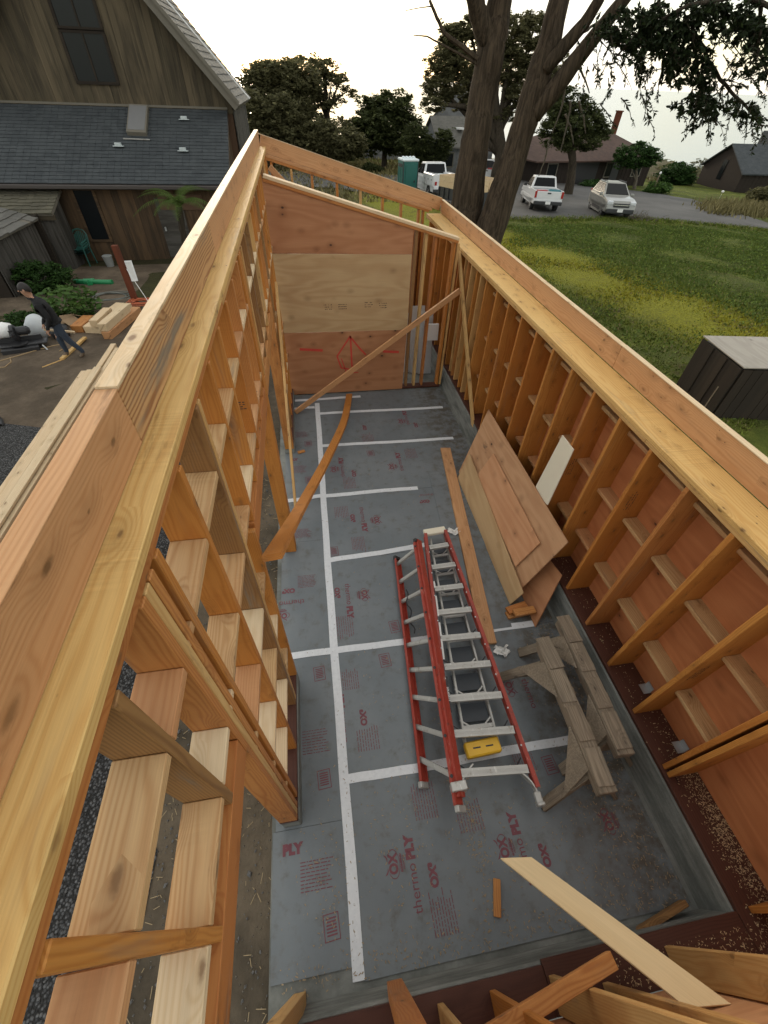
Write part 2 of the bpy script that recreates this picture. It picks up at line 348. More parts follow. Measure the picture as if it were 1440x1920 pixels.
def gravel_mat():
    k = NT('gravel'); P = k.pos(); v = k.voro(P, 42); v2 = k.voro(P, 75); r = k.xyz(v.outputs['Color'])[0]
    c = k.mix(r, (.030, .031, .033), (.15, .15, .15)); c = k.mix(k.ramp(v.outputs['Distance'], .28, .62), c, (.012, .011, .010)); k.col(c); k.rough(.85)
    k.bump(k.math('SUBTRACT', 1.0, k.math('MINIMUM', v.outputs['Distance'], k.math('ADD', .15, v2.outputs['Distance']))), 1.0, .03); return k.m
def road_mat():
    k = NT('asphalt'); P = k.pos(); f = k.noise(P, .35, 5, .6); g = k.noise(P, 30, 3); cr = k.noise(P, 1.3, 6, .75)
    c = k.mix(k.ramp(f, .35, .65), (.046, .044, .041), (.074, .071, .066)); c = k.mix(.5, c, k.mix(g, (.6, .6, .6), (1.35, 1.35, 1.35)), 'MULTIPLY')
    c = k.mix(k.math('MULTIPLY', k.ramp(cr, .60, .72), .5), c, (.11, .10, .085)); k.col(c); k.rough(.8); k.bump(g, .3, .01); return k.m
MAT['lawn'] = ground_mat(); MAT['dirt'] = dirt_mat('dirt', (.085, .066, .047), (.150, .116, .083)); MAT['gravel'] = gravel_mat(); MAT['road'] = road_mat()
MAT['mud'] = dirt_mat('yard_mud', (.070, .058, .042), (.135, .108, .076), .9)
def sea_mat():
    k = NT('sea'); P = k.pos(); w = k.noise(k.vm('MULTIPLY', P, (.05, .12, 1)), 1, 5, .6); k.col((.16, .185, .195)); k.rough(.2); k.bump(w, .05, 1.5)
    return k.m
MAT['sea'] = sea_mat()
m = MB(); radii = [0, .6, 1.2, 2, 3, 4]+[5+.75*i for i in range(40)]+[36+2*i for i in range(24)]+[86+5*i for i in range(14)]+[170, 220, 320, 600, 1200]; NA = 168
m.v.append((0, 0, terr(0, 0)))
for r in radii[1:]:
    for a in range(NA):
        t = 2*math.pi*a/NA; x, y = r*math.sin(t), r*math.cos(t); z = terr(x, y)
        if 7 < r < 80: z += .05*math.sin(x*.9+1.3*math.sin(y*.7))*math.cos(y*.8)*min(1, (r-7)/8)
        m.v.append((x, y, z))
for a in range(NA): m.f.append((0, 1+a, 1+(a+1) % NA)); m.mi.append(0)
for i in range(len(radii)-2):
    for a in range(NA): b0 = 1+i*NA; b1 = b0+NA; m.f.append((b0+a, b1+a, b1+(a+1) % NA, b0+(a+1) % NA)); m.mi.append(0)
tag(m.build('ground', 'lawn', smooth=True), kind='structure')
m = MB(); m.add([(-15000, -3000, -12), (15000, -3000, -12), (15000, 30000, -12), (-15000, 30000, -12)], [(0, 1, 2, 3)])
tag(m.build('sea', 'sea'), kind='structure')
def strip(name, A, B, mat, lift=.02, nu=60, nv=16, jit=0.0):
    """ground-hugging sheet between two poly-lines"""
    def samp(P, t):
        s = t*(len(P)-1); i = min(int(s), len(P)-2); return P[i].lerp(P[i+1], s-i)
    mb = MB()
    def fn(u, v):
        q = samp(A, u).lerp(samp(B, u), v); e = (abs(v-.5)*2)**8
        x = q.x+jit*e*math.sin(u*97+v*13); y = q.y+jit*e*math.cos(u*71+v*5)
        return (x, y, terr(x, y)+lift+.06*(1-e)*(1 if name == 'road' else 0))
    mb.sheet(fn, nu, nv); return tag(mb.build(name, mat, smooth=True), kind='structure')
strip('road', [gh(*p) for p in ((380, 352), (500, 350), (640, 354), (800, 388), (930, 412), (1060, 411), (1190, 409), (1333, 422), (1440, 432), (1640, 448))],
      [gh(*p) for p in ((380, 322), (500, 322), (640, 324), (790, 332), (930, 333), (1070, 345), (1200, 360), (1290, 373), (1440, 420), (1640, 440))], 'road', .05, 90, 14, .25)
strip('dirt_yard', [Vector((-14, -5, 0)), Vector((-14, 6, 0)), Vector((-13, 12, 0)), Vector((-12, 18.3, 0))], [Vector((-.55, -5, 0)), Vector((-.55, 6, 0)), Vector((-.55, 12, 0)), Vector((-1.2, 18.3, 0))], 'dirt', .014, 60, 40)
strip('gravel_bed', [Vector((-9, -3, 0)), Vector((-9, 3, 0)), Vector((-8, 7.0, 0)), Vector((-7.2, 7.9, 0))], [Vector((-1.75, -3, 0)), Vector((-1.7, 1.2, 0)), Vector((-2.0, 5.5, 0)), Vector((-3.4, 6.6, 0))], 'gravel', .03, 50, 30, .12)
strip('mud_strip', [Vector((-1.85, -1.5, 0)), Vector((-1.8, 1.2, 0)), Vector((-2.1, 9.5, 0))], [Vector((-.45, -1.5, 0)), Vector((-.45, 2, 0)), Vector((-.45, 9.5, 0))], 'mud', .022, 50, 10, .07)

# scattered stones and sticks on the mud by the opening (too many to count)
m = MB()
for i in range(1500):
    y = random.uniform(-.6, 6.5); x = random.uniform(-2.3, -.62); s = random.uniform(.004, .016)*(1 if random.random() < .93 else 2)
    c = Vector((x, y, terr(x, y)+.03+s*.3)); q = Quaternion((random.random(), random.random(), random.random(), random.random())).normalized()
    pts = [c+q @ Vector(p)*s for p in ((1, 0, 0), (-1, .2, 0), (0, 1, 0), (0, -.9, .1), (0, .1, .7), (.1, 0, -.7))]
    m.add(pts, [(0, 2, 4), (2, 1, 4), (1, 3, 4), (3, 0, 4), (2, 0, 5), (1, 2, 5), (3, 1, 5), (0, 3, 5)])
MAT['stone'] = plain('pebbles', (.10, .098, .094), .8, 0, .6, 30)
tag(m.build('pebbles', 'stone'), 'loose dark pebbles on the mud beside the open doorway', 'gravel', kind='stuff')
m = MB()
for i in range(520):
    y = random.uniform(-.5, 5.5); x = random.uniform(-2.0, -.64); a = random.uniform(0, 6.3); L = random.uniform(.015, .07)
    p = Vector((x, y, terr(x, y)+.032)); m.beam(p, p+Vector((math.cos(a)*L, math.sin(a)*L, random.uniform(0, .01))), .004, .003)
MAT['straw'] = plain('splinters', (.33, .25, .14), .8, 0, .4, 30)
tag(m.build('splinters', 'straw'), 'pale wood splinters strewn over the mud by the wall', 'splinters', kind='stuff')

# lawn blades (stuff)
def blades(name, n, fn, mats, h0, h1, label, w=.012):
    V = np.zeros((n*3, 3)); i = 0
    for _ in range(n*3):
        q = fn()
        if q is None: continue
        x, y = q; z = terr(x, y); h = random.uniform(h0, h1); a = random.uniform(0, 6.283); l = random.uniform(.2, .9)*h; ww = w*random.uniform(.6, 1.5)*(1+math.hypot(x, y)*.05)
        V[i*3] = (x-ww*math.sin(a), y+ww*math.cos(a), z); V[i*3+1] = (x+ww*math.sin(a), y-ww*math.cos(a), z); V[i*3+2] = (x+l*math.cos(a), y+l*math.sin(a), z+h); i += 1
        if i == n: break
    V = V[:i*3]; me = bpy.data.meshes.new(name); me.from_pydata(V.tolist(), [], [(3*j, 3*j+1, 3*j+2) for j in range(i)]); me.materials.append(MAT[mats])
    o = link(bpy.data.objects.new(name, me)); return tag(o, label, 'grass', kind='stuff')
def leafmat(name, a, b, scale=.8, trans=.25, rough=.7):
    k = NT(name); P = k.pos(); f = k.noise(P, scale, 4, .6); g = k.noise(P, scale*9, 2)
    ri = k.n('ShaderNodeNewGeometry').outputs['Random Per Island']; c = k.mix(k.mix(.55, k.mix(.5, f, g), ri), a, b); c = k.mix(k.math('GREATER_THAN', ri, .93), c, tuple(q*1.5 for q in b)); k.col(c); k.rough(rough); k.b.inputs['Specular IOR Level'].default_value = .15
    if trans:
        t = k.n('ShaderNodeBsdfTranslucent'); k.put(t.inputs[0], c); mxs = k.n('ShaderNodeMixShader'); mxs.inputs[0].default_value = trans
        k.l(k.b.outputs[0], mxs.inputs[1]); k.l(t.outputs[0], mxs.inputs[2]); k.l(mxs.outputs[0], k.out.inputs[0])
    return k.m
def blade_mat():
    k = NT('grass_blade'); P = k.pos(); A = gh(985, 470); B = gh(1300, 590); d = (B-A); d.z = 0; d.normalize()
    mid = k.noise(P, 1.6, 5, .65); n = k.n('ShaderNodeVectorMath', operation='DOT_PRODUCT'); k.put(n.inputs[0], k.vm('SUBTRACT', P, tuple(A))); n.inputs[1].default_value = (-d.y, d.x, 0)
    dist = k.math('ADD', k.math('ABSOLUTE', n.outputs['Value']), k.math('MULTIPLY', k.math('SUBTRACT', mid, .5), 3.2)); band = k.ramp(dist, 3.4, .8)
    c = k.mix(k.ramp(mid, .35, .65), (.080, .115, .020), (.155, .190, .036)); c = k.mix(band, c, (.25, .235, .024)); ri = k.n('ShaderNodeNewGeometry').outputs['Random Per Island']; c = k.mix(.7, c, k.mix(ri, (.5, .5, .5), (1.5, 1.45, 1.3)), 'MULTIPLY'); c = k.mix(k.math('GREATER_THAN', ri, .90), c, (.19, .16, .075)); k.col(c); k.rough(.8)
    k.b.inputs['Specular IOR Level'].default_value = .1; return k.m
MAT['blade'] = blade_mat()
def lawn_pt():
    x = random.uniform(3.0, 30); y = random.uniform(2.5, 34)
    if random.random() > 14/(6+x*.6+y*.35): return None
    p = x/(y+.01)
    if p < .28 or p > 1.5: return None
    if y > 26+.18*x: return None
    return x, y
blades('lawn_grass', 90000, lawn_pt, 'blade', .025, .075, 'short mossy green lawn right of the new wall')
_A = gh(985, 470); _B = gh(1300, 590); _nr = Vector((-(_B-_A).y, (_B-_A).x, 0)).normalized(); _nr = _nr if _nr.y > 0 else -_nr
def weed_pt():
    x = random.uniform(5, 32); y = random.uniform(6, 28); p = x/y
    if p < .42 or p > 1.6 or y > 25+.15*x: return None
    s = (x-_A.x)*_nr.x+(y-_A.y)*_nr.y+1.3*math.sin(x*.31+y*.23)+.7*math.sin(y*.9-x*.5)
    if random.random() > (.9 if s > 2.2 else (.10 if s > -2 else .3)): return None
    return x, y
MAT['weed'] = leafmat('weed_leaf', (.055, .090, .018), (.125, .175, .036), 1.5, .15)
blades('clover_patches', 52000, weed_pt, 'weed', .03, .075, 'darker leafy weed patches on the lawn', .020)
def far_pt():
    x = random.uniform(-10, 60); y = random.uniform(34, 85)
    return (x, y) if x < y*1.1 and not (x > 14 and y < 60) else None
MAT['drygrass'] = leafmat('dry_grass', (.11, .10, .04), (.20, .17, .075), .3, .1)
blades('meadow_grass', 26000, far_pt, 'drygrass', .12, .40, 'dry meadow grass beyond the road', .02)
def verge_pt():
    q = gh(random.uniform(1330, 1480), random.uniform(385, 405)); return q.x+random.gauss(0, .5), q.y+random.gauss(0, .8)
blades('verge_reeds', 3500, verge_pt, 'drygrass', .25, .7, 'tall dry reeds on the road verge by the low dark house', .02)

_edge = [gh(*p) for p in ((800, 388), (930, 412), (1060, 411), (1190, 409), (1333, 422), (1440, 432))]
def edge_pt():
    i = random.randrange(len(_edge)-1); q = _edge[i].lerp(_edge[i+1], random.random()); t = random.gauss(0, 1); return q.x+.35*t, q.y-.1+.45*random.gauss(0, 1)
blades('drive_edge_grass', 9000, edge_pt, 'blade', .05, .16, 'ragged grass growing over the near edge of the asphalt', .012)
# ------------------------------------------------------------------ floor, foundation, walls
def foil_mat():
    k = NT('foil_board'); P = k.pos(); r = k.rand(); f = k.noise(P, 1.1, 5, .6); g = k.noise(P, 7, 5, .7); h = k.noise(P, 60, 3, .7)
    c = k.mix(k.ramp(f, .35, .65), (.128, .146, .156), (.162, .180, .188)); c = k.mix(k.math('MULTIPLY', r, .25), c, (.12, .135, .145))
    c = k.mix(k.math('MULTIPLY', k.ramp(g, .50, .74), .65), c, (.095, .082, .062)); c = k.mix(k.math('MULTIPLY', k.ramp(h, .66, .74), .7), c, (.16, .115, .06))
    yv = k.xyz(P); damp = k.math('MULTIPLY', k.ramp(k.math('ADD', yv[0], k.math('MULTIPLY', f, .8)), 1.9, 2.7), k.ramp(g, .35, .62)); c = k.mix(k.math('MULTIPLY', damp, .85), c, (.075, .060, .040))
    k.col(c); k.rough(k.math('MULTIPLY_ADD', g, .35, .33)); k.b.inputs['Specular IOR Level'].default_value = .45; k.bump(h, .12, .003); return k.m
def tape_mat():
    k = NT('seam_tape'); P = k.pos(); g = k.noise(P, 26, 5, .75); w = k.noise(k.vm('MULTIPLY', P, (30, 30, 5)), 1, 3)
    c = k.mix(w, (.52, .54, .56), (.70, .71, .72)); c = k.mix(k.math('MULTIPLY', k.ramp(g, .60, .70), .8), c, (.17, .13, .10)); k.col(c); k.rough(.5); k.bump(w, .25, .004); return k.m
def conc_mat():
    k = NT('concrete'); P = k.pos(); f = k.noise(k.vm('MULTIPLY', P, (1, 1, 5)), 2.2, 6, .65); g = k.noise(P, 40, 3); st = k.noise(k.vm('MULTIPLY', P, (.6, .6, 14)), 2, 4, .6)
    c = k.mix(k.ramp(f, .34, .66), (.105, .110, .098), (.215, .220, .200)); c = k.mix(k.math('MULTIPLY', k.ramp(st, .5, .7), .5), c, (.075, .075, .065)); c = k.mix(.4, c, k.mix(g, (.7, .7, .7), (1.25, 1.25, 1.25)), 'MULTIPLY')
    k.col(c); k.rough(.8); k.bump(k.math('ADD', f, g), .4, .008); return k.m
MAT['foil'] = foil_mat(); MAT['tape'] = tape_mat(); MAT['concrete'] = conc_mat()
m = MB(); m.box((.95, 5.0, -.105), (3.32, 11.0, .19)); slabo = tag(m.build('floor', 'concrete'), kind='structure')
fl = slabo
# grey foil-faced boards laid over the slab, four feet apart, one seam along the left
TY = [-.33, .875, 2.10, 3.335, 4.53, 5.77, 6.76, 7.42]       # cross seams
XS, XE, XL = -.055, 2.47, -.70
lefts = [(-.25, .60, XL), (.60, 2.10, -.68), (2.10, 3.70, -.66), (3.70, 5.9, -.62), (5.9, 7.42, -.49)]
for a, b in zip(TY[:-1], TY[1:]):
    m = MB(); m.box(((XS+XE)/2, (a+b)/2, -.004), (XE-XS-.004, b-a-.004, .010)); m.build('floor_panel', 'foil', fl)
for a, b, x in lefts:
    m = MB(); m.box(((XS+x)/2, (a+b)/2, -.004), (XS-x-.004, b-a-.003, .010)); m.build('floor_panel', 'foil', fl)
m = MB(); m.prism([(1.62, 4.86, .003), (2.15, 4.86, .003), (1.95, 2.1, .003), (1.42, 2.1, .003)], (0, 0, .007)); m.build('loose_floor_panel', 'foil', fl)
_tz = [0]
def tape(p0, p1, w=.085):
    _tz[0] += 1; zz = .0034+.0006*_tz[0]
    p0, p1 = Vector((*p0, zz)), Vector((*p1, zz)); d = (p1-p0).normalized(); n = Vector((-d.y, d.x, 0)); N_ = max(6, int((p1-p0).length/.12)); mb = MB()
    ph = random.uniform(0, 9)
    def fn(u, v):
        q = p0.lerp(p1, u)+n*(v-.5)*w*(1+.05*math.sin(u*40+ph+v*3))+n*.006*math.sin(u*7+ph); return (q.x, q.y, q.z)
    mb.sheet(fn, N_, 2); return mb.build('seam_tape', 'tape', fl, fix=False)
tape(onz(672, 1840, 0).xy, onz(594, 756, 0).xy)
for a, b in (((650, 1462), (1068, 1388)), ((540, 1232), (1000, 1170)), ((619, 1051), (800, 1022)), ((610, 930), (783, 915)), ((598, 837), (850, 822)), ((598, 776), (830, 764)), ((553, 752), (676, 744)), ((552, 767), (590, 764)), ((540, 940), (606, 930))):
    tape(onz(*a, 0).xy, onz(*b, 0).xy, .075)
# printed lettering on the boards
_tc = {}
def text_mesh(txt, size, bold=0.0):
    key = (txt, round(size, 4), bold)
    if key in _tc: return _tc[key]
    cu = bpy.data.curves.new('lettering', 'FONT'); cu.body = txt; cu.size = size; cu.offset = bold; cu.align_x = 'CENTER'; cu.align_y = 'CENTER'; cu.resolution_u = 3
    o = bpy.data.objects.new('tmp', cu); COL.objects.link(o); dg = bpy.context.evaluated_depsgraph_get(); me = bpy.data.meshes.new_from_object(o.evaluated_get(dg))
    bpy.data.objects.remove(o); me.name = 'lettering'; me.materials.clear(); me.materials.append(MAT['redink']); _tc[key] = me; return me
def text(txt, at, size, rot, bold=0.0, mat=None, parent=None, name='printed_lettering', W_=None, sx=1.0):
    me = text_mesh(txt, size, bold)
    if mat: me = me.copy(); me.materials.clear(); me.materials.append(MAT[mat])
    o = bpy.data.objects.new(name, me)
    return link(o, parent or fl, W_ if W_ is not None else Matrix.Translation((at[0], at[1], .0032)) @ Matrix.Rotation(rot, 4, 'Z') @ Matrix.Diagonal((sx, 1, 1, 1)))
U, D_, Rr, Lf = R_(90), R_(-90), 0.0, R_(180)
def logo(px, rot):
    """OX in an oval with three bars of small lettering under it"""
    c = onz(*px, 0); W_ = Matrix.Translation((c.x, c.y, .0032)) @ Matrix.Rotation(rot, 4, 'Z')
    W_ = W_ @ Matrix.Diagonal((.56, .56, 1, 1)); text('OX', None, .16, 0, .008, W_=W_ @ Matrix.Diagonal((.92, 1.05, 1, 1)))
    m = MB(); n = 26
    for k in range(n):                                     # open oval with horns
        a0, a1 = 2*math.pi*(k/n)+.3, 2*math.pi*((k+1)/n)+.3
        if .9 < (a0 % 6.283) < 2.2: continue
        m.add([W_ @ Vector((.155*math.cos(a)*q, .085*math.sin(a)*q, 0)) for a, q in ((a0, 1), (a1, 1), (a1, 1.07), (a0, 1.07))], [(0, 1, 2, 3)])
    for sx in (-1, 1): m.add([W_ @ Vector((sx*p[0], p[1], 0)) for p in ((.03, .085), (.075, .10), (.115, .135), (.105, .10), (.07, .08))], [(0, 1, 2, 3, 4)])
    m.build('printed_oval', 'redink', fl, fix=False)
    text('ENGINEERED', None, .035, 0, .002, W_=W_ @ Matrix.Translation((0, -.11, 0))); text('PRODUCTS', None, .030, 0, .001, W_=W_ @ Matrix.Translation((0, -.145, 0)))
def brand(px, rot, part='both', s=.17):
    c = onz(*px, 0); W_ = Matrix.Translation((c.x, c.y, .0032)) @ Matrix.Rotation(rot, 4, 'Z') @ Matrix.Diagonal((.58, .58, 1, 1))
    if part in ('both', 'thermo'): text('thermo', None, s, 0, 0.0, W_=W_ @ Matrix.Translation((-.235 if part == 'both' else 0, 0, 0)))
    if part in ('both', 'PLY'): text('PLY', None, s*.95, 0, .012, W_=W_ @ Matrix.Translation((.19 if part == 'both' else 0, -.008, 0)))
def ox3(px, rot): c = onz(*px, 0); text('OX³', c, .082, rot, .005)
def fine_print(px, rot, w=.24, h=.18, cols=9):
    c = onz(*px, 0); W_ = Matrix.Translation((c.x, c.y, .0032)) @ Matrix.Rotation(rot, 4, 'Z'); m = MB()
    for i in range(cols):
        y = h*(i/(cols-1)-.5); x = -w/2
        while x < w/2*random.uniform(.6, 1):
            L = random.uniform(.012, .05); m.add([W_ @ Vector(q) for q in ((x, y-.003, 0), (x+L, y-.003, 0), (x+L, y+.003, 0), (x, y+.003, 0))], [(0, 1, 2, 3)]); x += L+.008
    m.build('printed_lines', 'redink', fl, fix=False)
def stamp(px, rot=0.0):
    c = onz(*px, 0); W_ = Matrix.Translation((c.x, c.y, .0032)) @ Matrix.Rotation(rot, 4, 'Z'); m = MB(); a, b, t = .058, .075, .006
    for q in (((-a, -b), (a, -b), (a, -b+t), (-a, -b+t)), ((-a, b-t), (a, b-t), (a, b), (-a, b)), ((-a, -b+t), (-a+t, -b+t), (-a+t, b-t), (-a, b-t)), ((a-t, -b+t), (a, -b+t), (a, b-t), (a-t, b-t))):
        m.add([W_ @ Vector((*p, 0)) for p in q], [(0, 1, 2, 3)])
    for i in range(6): y = -.047+i*.018; m.add([W_ @ Vector(p) for p in ((-.038, y, 0), (.038, y, 0), (.038, y+.009, 0), (-.038, y+.009, 0))], [(0, 1, 2, 3)])
    m.build('printed_stamp', 'redink', fl, fix=False)
logo((738, 1620), U); brand((772, 1622), U); ox3((813, 1640), U); logo((945, 1590), U); brand((972, 1575), U); ox3((1022, 1603), U)
logo((683, 1115), D_); brand((655, 1132), D_); ox3((632, 1112), D_); logo((706, 975), D_); brand((682, 978), D_); ox3((661, 972), D_)
brand((640, 1335), U); ox3((682, 1345), U); logo((735, 875), U); brand((748, 862), U); logo((626, 880), U); brand((640, 872), U); ox3((664, 888), U)
logo((752, 790), U); brand((760, 780), U); ox3((780, 797), U); ox3((684, 802), U); brand((992, 1300), D_, 'thermo'); logo((955, 1290), D_); brand((548, 1592), Rr, 'PLY'); brand((547, 1130), Lf, 'thermo'); ox3((541, 1108), Lf); logo((528, 1155), Lf)
brand((551, 862), Rr, 'PLY', .13); ox3((796, 940), Lf); brand((800, 928), Lf, 'thermo', .12); logo((1140, 1540), U)
for q, r in (((593, 1640), 0), ((590, 1390), 0), ((832, 1715), U), ((795, 1500), U), ((655, 1275), U), ((690, 1385), U), ((645, 1175), D_), ((640, 960), D_), ((672, 1020), D_), ((565, 1000), 0), ((560, 880), 0), ((562, 815), 0), ((655, 905), U), ((770, 850), U), ((575, 1090), 0), ((880, 1530), U), ((980, 1420), U), ((690, 822), U)):
    fine_print(q, r, random.uniform(.20, .28), random.uniform(.14, .20))
for q in ((622, 1738), (608, 1461), (599, 1263), (1031, 1434), (722, 1238), (626, 1034), (740, 1175), (695, 850), (578, 832), (580, 900), (983, 1020)): stamp(q, R_(4))
# faint smears of sawdust and mud on the boards: real flakes, uncountable
m = MB()
def flake(x, y, z=.006, s=1.0):
    L = random.uniform(.003, .011)*s; w = random.uniform(.0012, .0035)*s; a = random.uniform(0, 6.28); c, q = math.cos(a), math.sin(a); t = random.uniform(0, .006)
    m.add([(x-c*L-q*w, y-q*L+c*w, z), (x+c*L-q*w, y+q*L+c*w, z+t), (x+c*L+q*w, y+q*L-c*w, z+t), (x-c*L+q*w, y-q*L-c*w, z)], [(0, 1, 2, 3)])
for cx, cy, sx, sy, n in ((1.6, .2, .5, .35, 160), (2.2, .3, .18, .5, 420), (1.9, -.1, .4, .2, 200), (.3, .4, .25, .3, 160), (-.3, .2, .12, .3, 140), (1.3, 2.6, .4, .8, 160), (.9, 1.2, .7, .8, 220), (2.3, 1.4, .12, .8, 500), (2.35, 3.5, .1, 1.5, 300), (.8, -.25, 1.2, .05, 420), (.95, .35, .05, .35, 260), (1.1, 5.5, .8, 1.3, 160)):
    for _ in range(n):
        x, y = random.gauss(cx, sx), random.gauss(cy, sy)
        if -.65 < x < 2.45 and -.33 < y < 7.3: flake(x, y)
MAT['sawdust'] = plain('sawdust', (.30, .22, .13), .9, 0, .5, 60)
tag(m.build('sawdust', 'sawdust', fix=False), 'pale sawdust and shavings strewn over the grey floor boards', 'sawdust', kind='stuff')
m = MB()
for i in range(2300):
    if random.random() < .65: x, y = random.gauss(2.80, .06), random.gauss(.0, .35)
    elif random.random() < .6: x, y = random.uniform(1.55, 2.85), random.uniform(-.62, -.46)
    else: x, y = random.uniform(2.64, 2.87), random.uniform(.3, 3)
    if x < 2.88 and y > -.64: flake(x, y, .3445, random.choice([.5, .6, .9]))
MAT['shaving'] = plain('shavings', (.52, .38, .22), .9, 0, .4, 60)
tag(m.build('wood_shavings', 'shaving', fix=False), 'bright wood chips lying on the dark sill plate in the corner', 'shavings', kind='stuff')

# concrete curb around the slab
fo = empty('foundation', (2.6, 4, 0)); tag(fo, kind='structure')
def curb(name, poly, e): mb = MB(); mb.prism(poly, e); return mb.build(name, 'concrete', fo, bevel=.012)
curb('curb', [(2.47, -.7, -.25), (2.565, -.7, .30), (2.93, -.7, .30), (2.93, -.7, -.25)], (0, 11.1, 0))
curb('curb', [(-.5, -.34, -.25), (-.5, -.40, .30), (-.5, -.66, .30), (-.5, -.66, -.25)], (3.06, 0, 0))
curb('curb', [(-.62, .62, -.25), (-.62, .62, .215), (-.46, .62, .215), (-.46, .62, -.25)], (0, 1.22, 0))
curb('curb', [(-.62, 5.62, -.25), (-.62, 5.62, .1), (-.46, 5.62, .1), (-.46, 5.62, -.25)], (0, 3.7, 0))

# ---- tall wall on the left (2x6, inner face X=-.47)
XI, XO = -.47, -.61; XM = (XI+XO)/2
lw = empty('stud_wall', (XM, 4, 0), 0, 'tall left stud wall with open bays, door openings and a double top plate', 'wall')
def bd(p, n, y0, y1, z0, z1, mat, x0=XO, x1=XI, up=(0, 0, 1), c=.003):
    """board along Y with the given X,Z section"""
    return board(n, ((x0+x1)/2, y0, (z0+z1)/2), ((x0+x1)/2, y1, (z0+z1)/2), abs(x1-x0), z1-z0, up, mat, p, c)
bd(lw, 'top_plate', -.55, 3.95, 3.462, 3.50, 'plate'); bd(lw, 'top_plate', 3.953, 9.28, 3.462, 3.50, 'plate')
bd(lw, 'top_plate', -.55, 2.55, 3.422, 3.460, 'fir', XO, XI-.006); bd(lw, 'top_plate', 2.553, 9.28, 3.422, 3.460, 'pine', XO, XI-.006)
bd(lw, 'rim_board', -.55, 1.185, 3.502, 3.69, 'pinkfir', -.612, -.566); bd(lw, 'rim_board', 1.188, 3.2, 3.502, 3.688, 'bluestain', -.612, -.566); bd(lw, 'rim_board', 3.203, 9.35, 3.502, 3.69, 'pinkfir', -.612, -.567)
bd(lw, 'rim_cap', -.55, 1.185, 3.690, 3.694, 'pinkfir', -.625, -.564, c=.001); bd(lw, 'rim_cap', 1.188, 9.35, 3.690, 3.700, 'pale', -.625, -.563, c=.001)
def stud(p, x, y, z0, z1, mat='stud', d=.14, t=.038, axis='y', name='stud'):
    """vertical stud; its thin side along the wall"""
    up = (0, 1, 0) if axis == 'y' else (1, 0, 0)
    return board(name, (x, y, z0), (x, y, z1), d, t, up, mat, p)
SP = .373; ys = [.03+SP*i for i in range(-1, 25)]
opens = [(-1, .60), (1.84, 3.50), (3.72, 5.60)]
def is_open(y): return any(a < y < b for a, b in opens)
lstuds = []
for i, y in enumerate(ys):
    if y > 9.2: break
    mat = random.choice(['stud', 'stud', 'fir', 'pine', 'darkstud'])
    z0 = 2.382 if is_open(y) else .262
    if abs(y-.776) < .05: continue
    stud(lw, XM, y, z0, 3.42, mat); lstuds.append(y)
for y, mt in ((.636, 'fir'), (.676, 'pine'), (.72, 'fir'), (.79, 'stud')): stud(lw, XM, y, .262, 3.42, mt, name='post_stud')
lstuds += [.636, .79]
for y, mt in ((1.565, 'pine'),): stud(lw, XM, y, .262, 3.42, mt)
for y in (3.55, 3.60, 3.65): stud(lw, XM, y, .012, 3.42, 'stud', name='post_stud')
for y in (5.63, 5.672): stud(lw, XM, y, .102, 3.42, 'stud', name='post_stud')
stud(lw, XM+.01, 1.80, .262, 2.38, 'stud', name='post_stud')
lstuds = sorted(lstuds+[1.565, 3.55, 3.65, 5.63])
for a, b in zip(lstuds[:-1], lstuds[1:]):
    if b-a < .12: continue
    for zz in (3.08, 2.51, 1.96, 1.39, .84):
        if zz < 2.3 and is_open((a+b)/2): continue
        dz = random.uniform(-.012, .012); bd(lw, 'blocking', a+.0205, b-.0205, zz-.019+dz, zz+.019+dz, random.choice(['block', 'block', 'pale', 'pinkfir']), XO+.003, XI-.002)
for a, b in ((-.5, .612), (1.86, 3.52), (3.68, 5.60)):
    bd(lw, 'header', a, b, 2.205, 2.38, 'fir', -.508, XI+.001); bd(lw, 'header', a, b, 2.205, 2.38, 'stud', -.550, -.511)
bd(lw, 'sill_plate', .615, 1.83, .217, .26, 'treated', XO, XI+.002); bd(lw, 'sill_plate', 5.62, 9.2, .102, .14, 'treated')
# ---- right wall: deep studs, red plywood sheathing outside
RI, RO = 2.60, 2.885; RM = (RI+RO)/2
rw = empty('stud_wall', (RM, 4, .3), 0, 'low right stud wall of deep studs with rows of blocking and red plywood behind', 'wall')
bd(rw, 'sill_plate', -.66, 3.1, .303, .341, 'treated', 2.575, 2.885); bd(rw, 'sill_plate', 3.103, 10.3, .303, .341, 'treated', 2.575, 2.885)
bd(rw, 'top_plate', -.66, 4.35, 2.362, 2.40, 'plate', RI-.004, 2.912); bd(rw, 'top_plate', 4.353, 10.3, 2.362, 2.40, 'plate', RI-.004, 2.912)
bd(rw, 'top_plate', -.66, 2.4, 2.322, 2.360, 'pine', RI, 2.884); bd(rw, 'top_plate', 2.403, 10.3, 2.322, 2.36, 'pine', RI, 2.884)
bd(rw, 'rim_board', -.66, 3.50, 2.402, 2.622, 'pinkfir', 2.914, 2.956); bd(rw, 'rim_board', 3.503, 10.38, 2.402, 2.62, 'pinkfir', 2.914, 2.955)
bd(rw, 'rim_cap', -.66, 3.50, 2.6225, 2.631, 'pale', 2.908, 2.962, c=.001); bd(rw, 'rim_cap', 3.503, 10.38, 2.6205, 2.629, 'pale', 2.908, 2.962, c=.001)
rs = [.5+.4525*i for i in range(0, 22)]
for i, y in enumerate(rs):
    stud(rw, RM, y, .343, 2.32, random.choice(['stud', 'stud', 'stud', 'fir']), RO-RI-.002)
stud(rw, RM, rs[0]-.06, .343, 2.32, 'stud', RO-RI-.002); stud(rw, RM+.03, .05-.45, .343, 2.32, 'stud', RO-RI-.07)
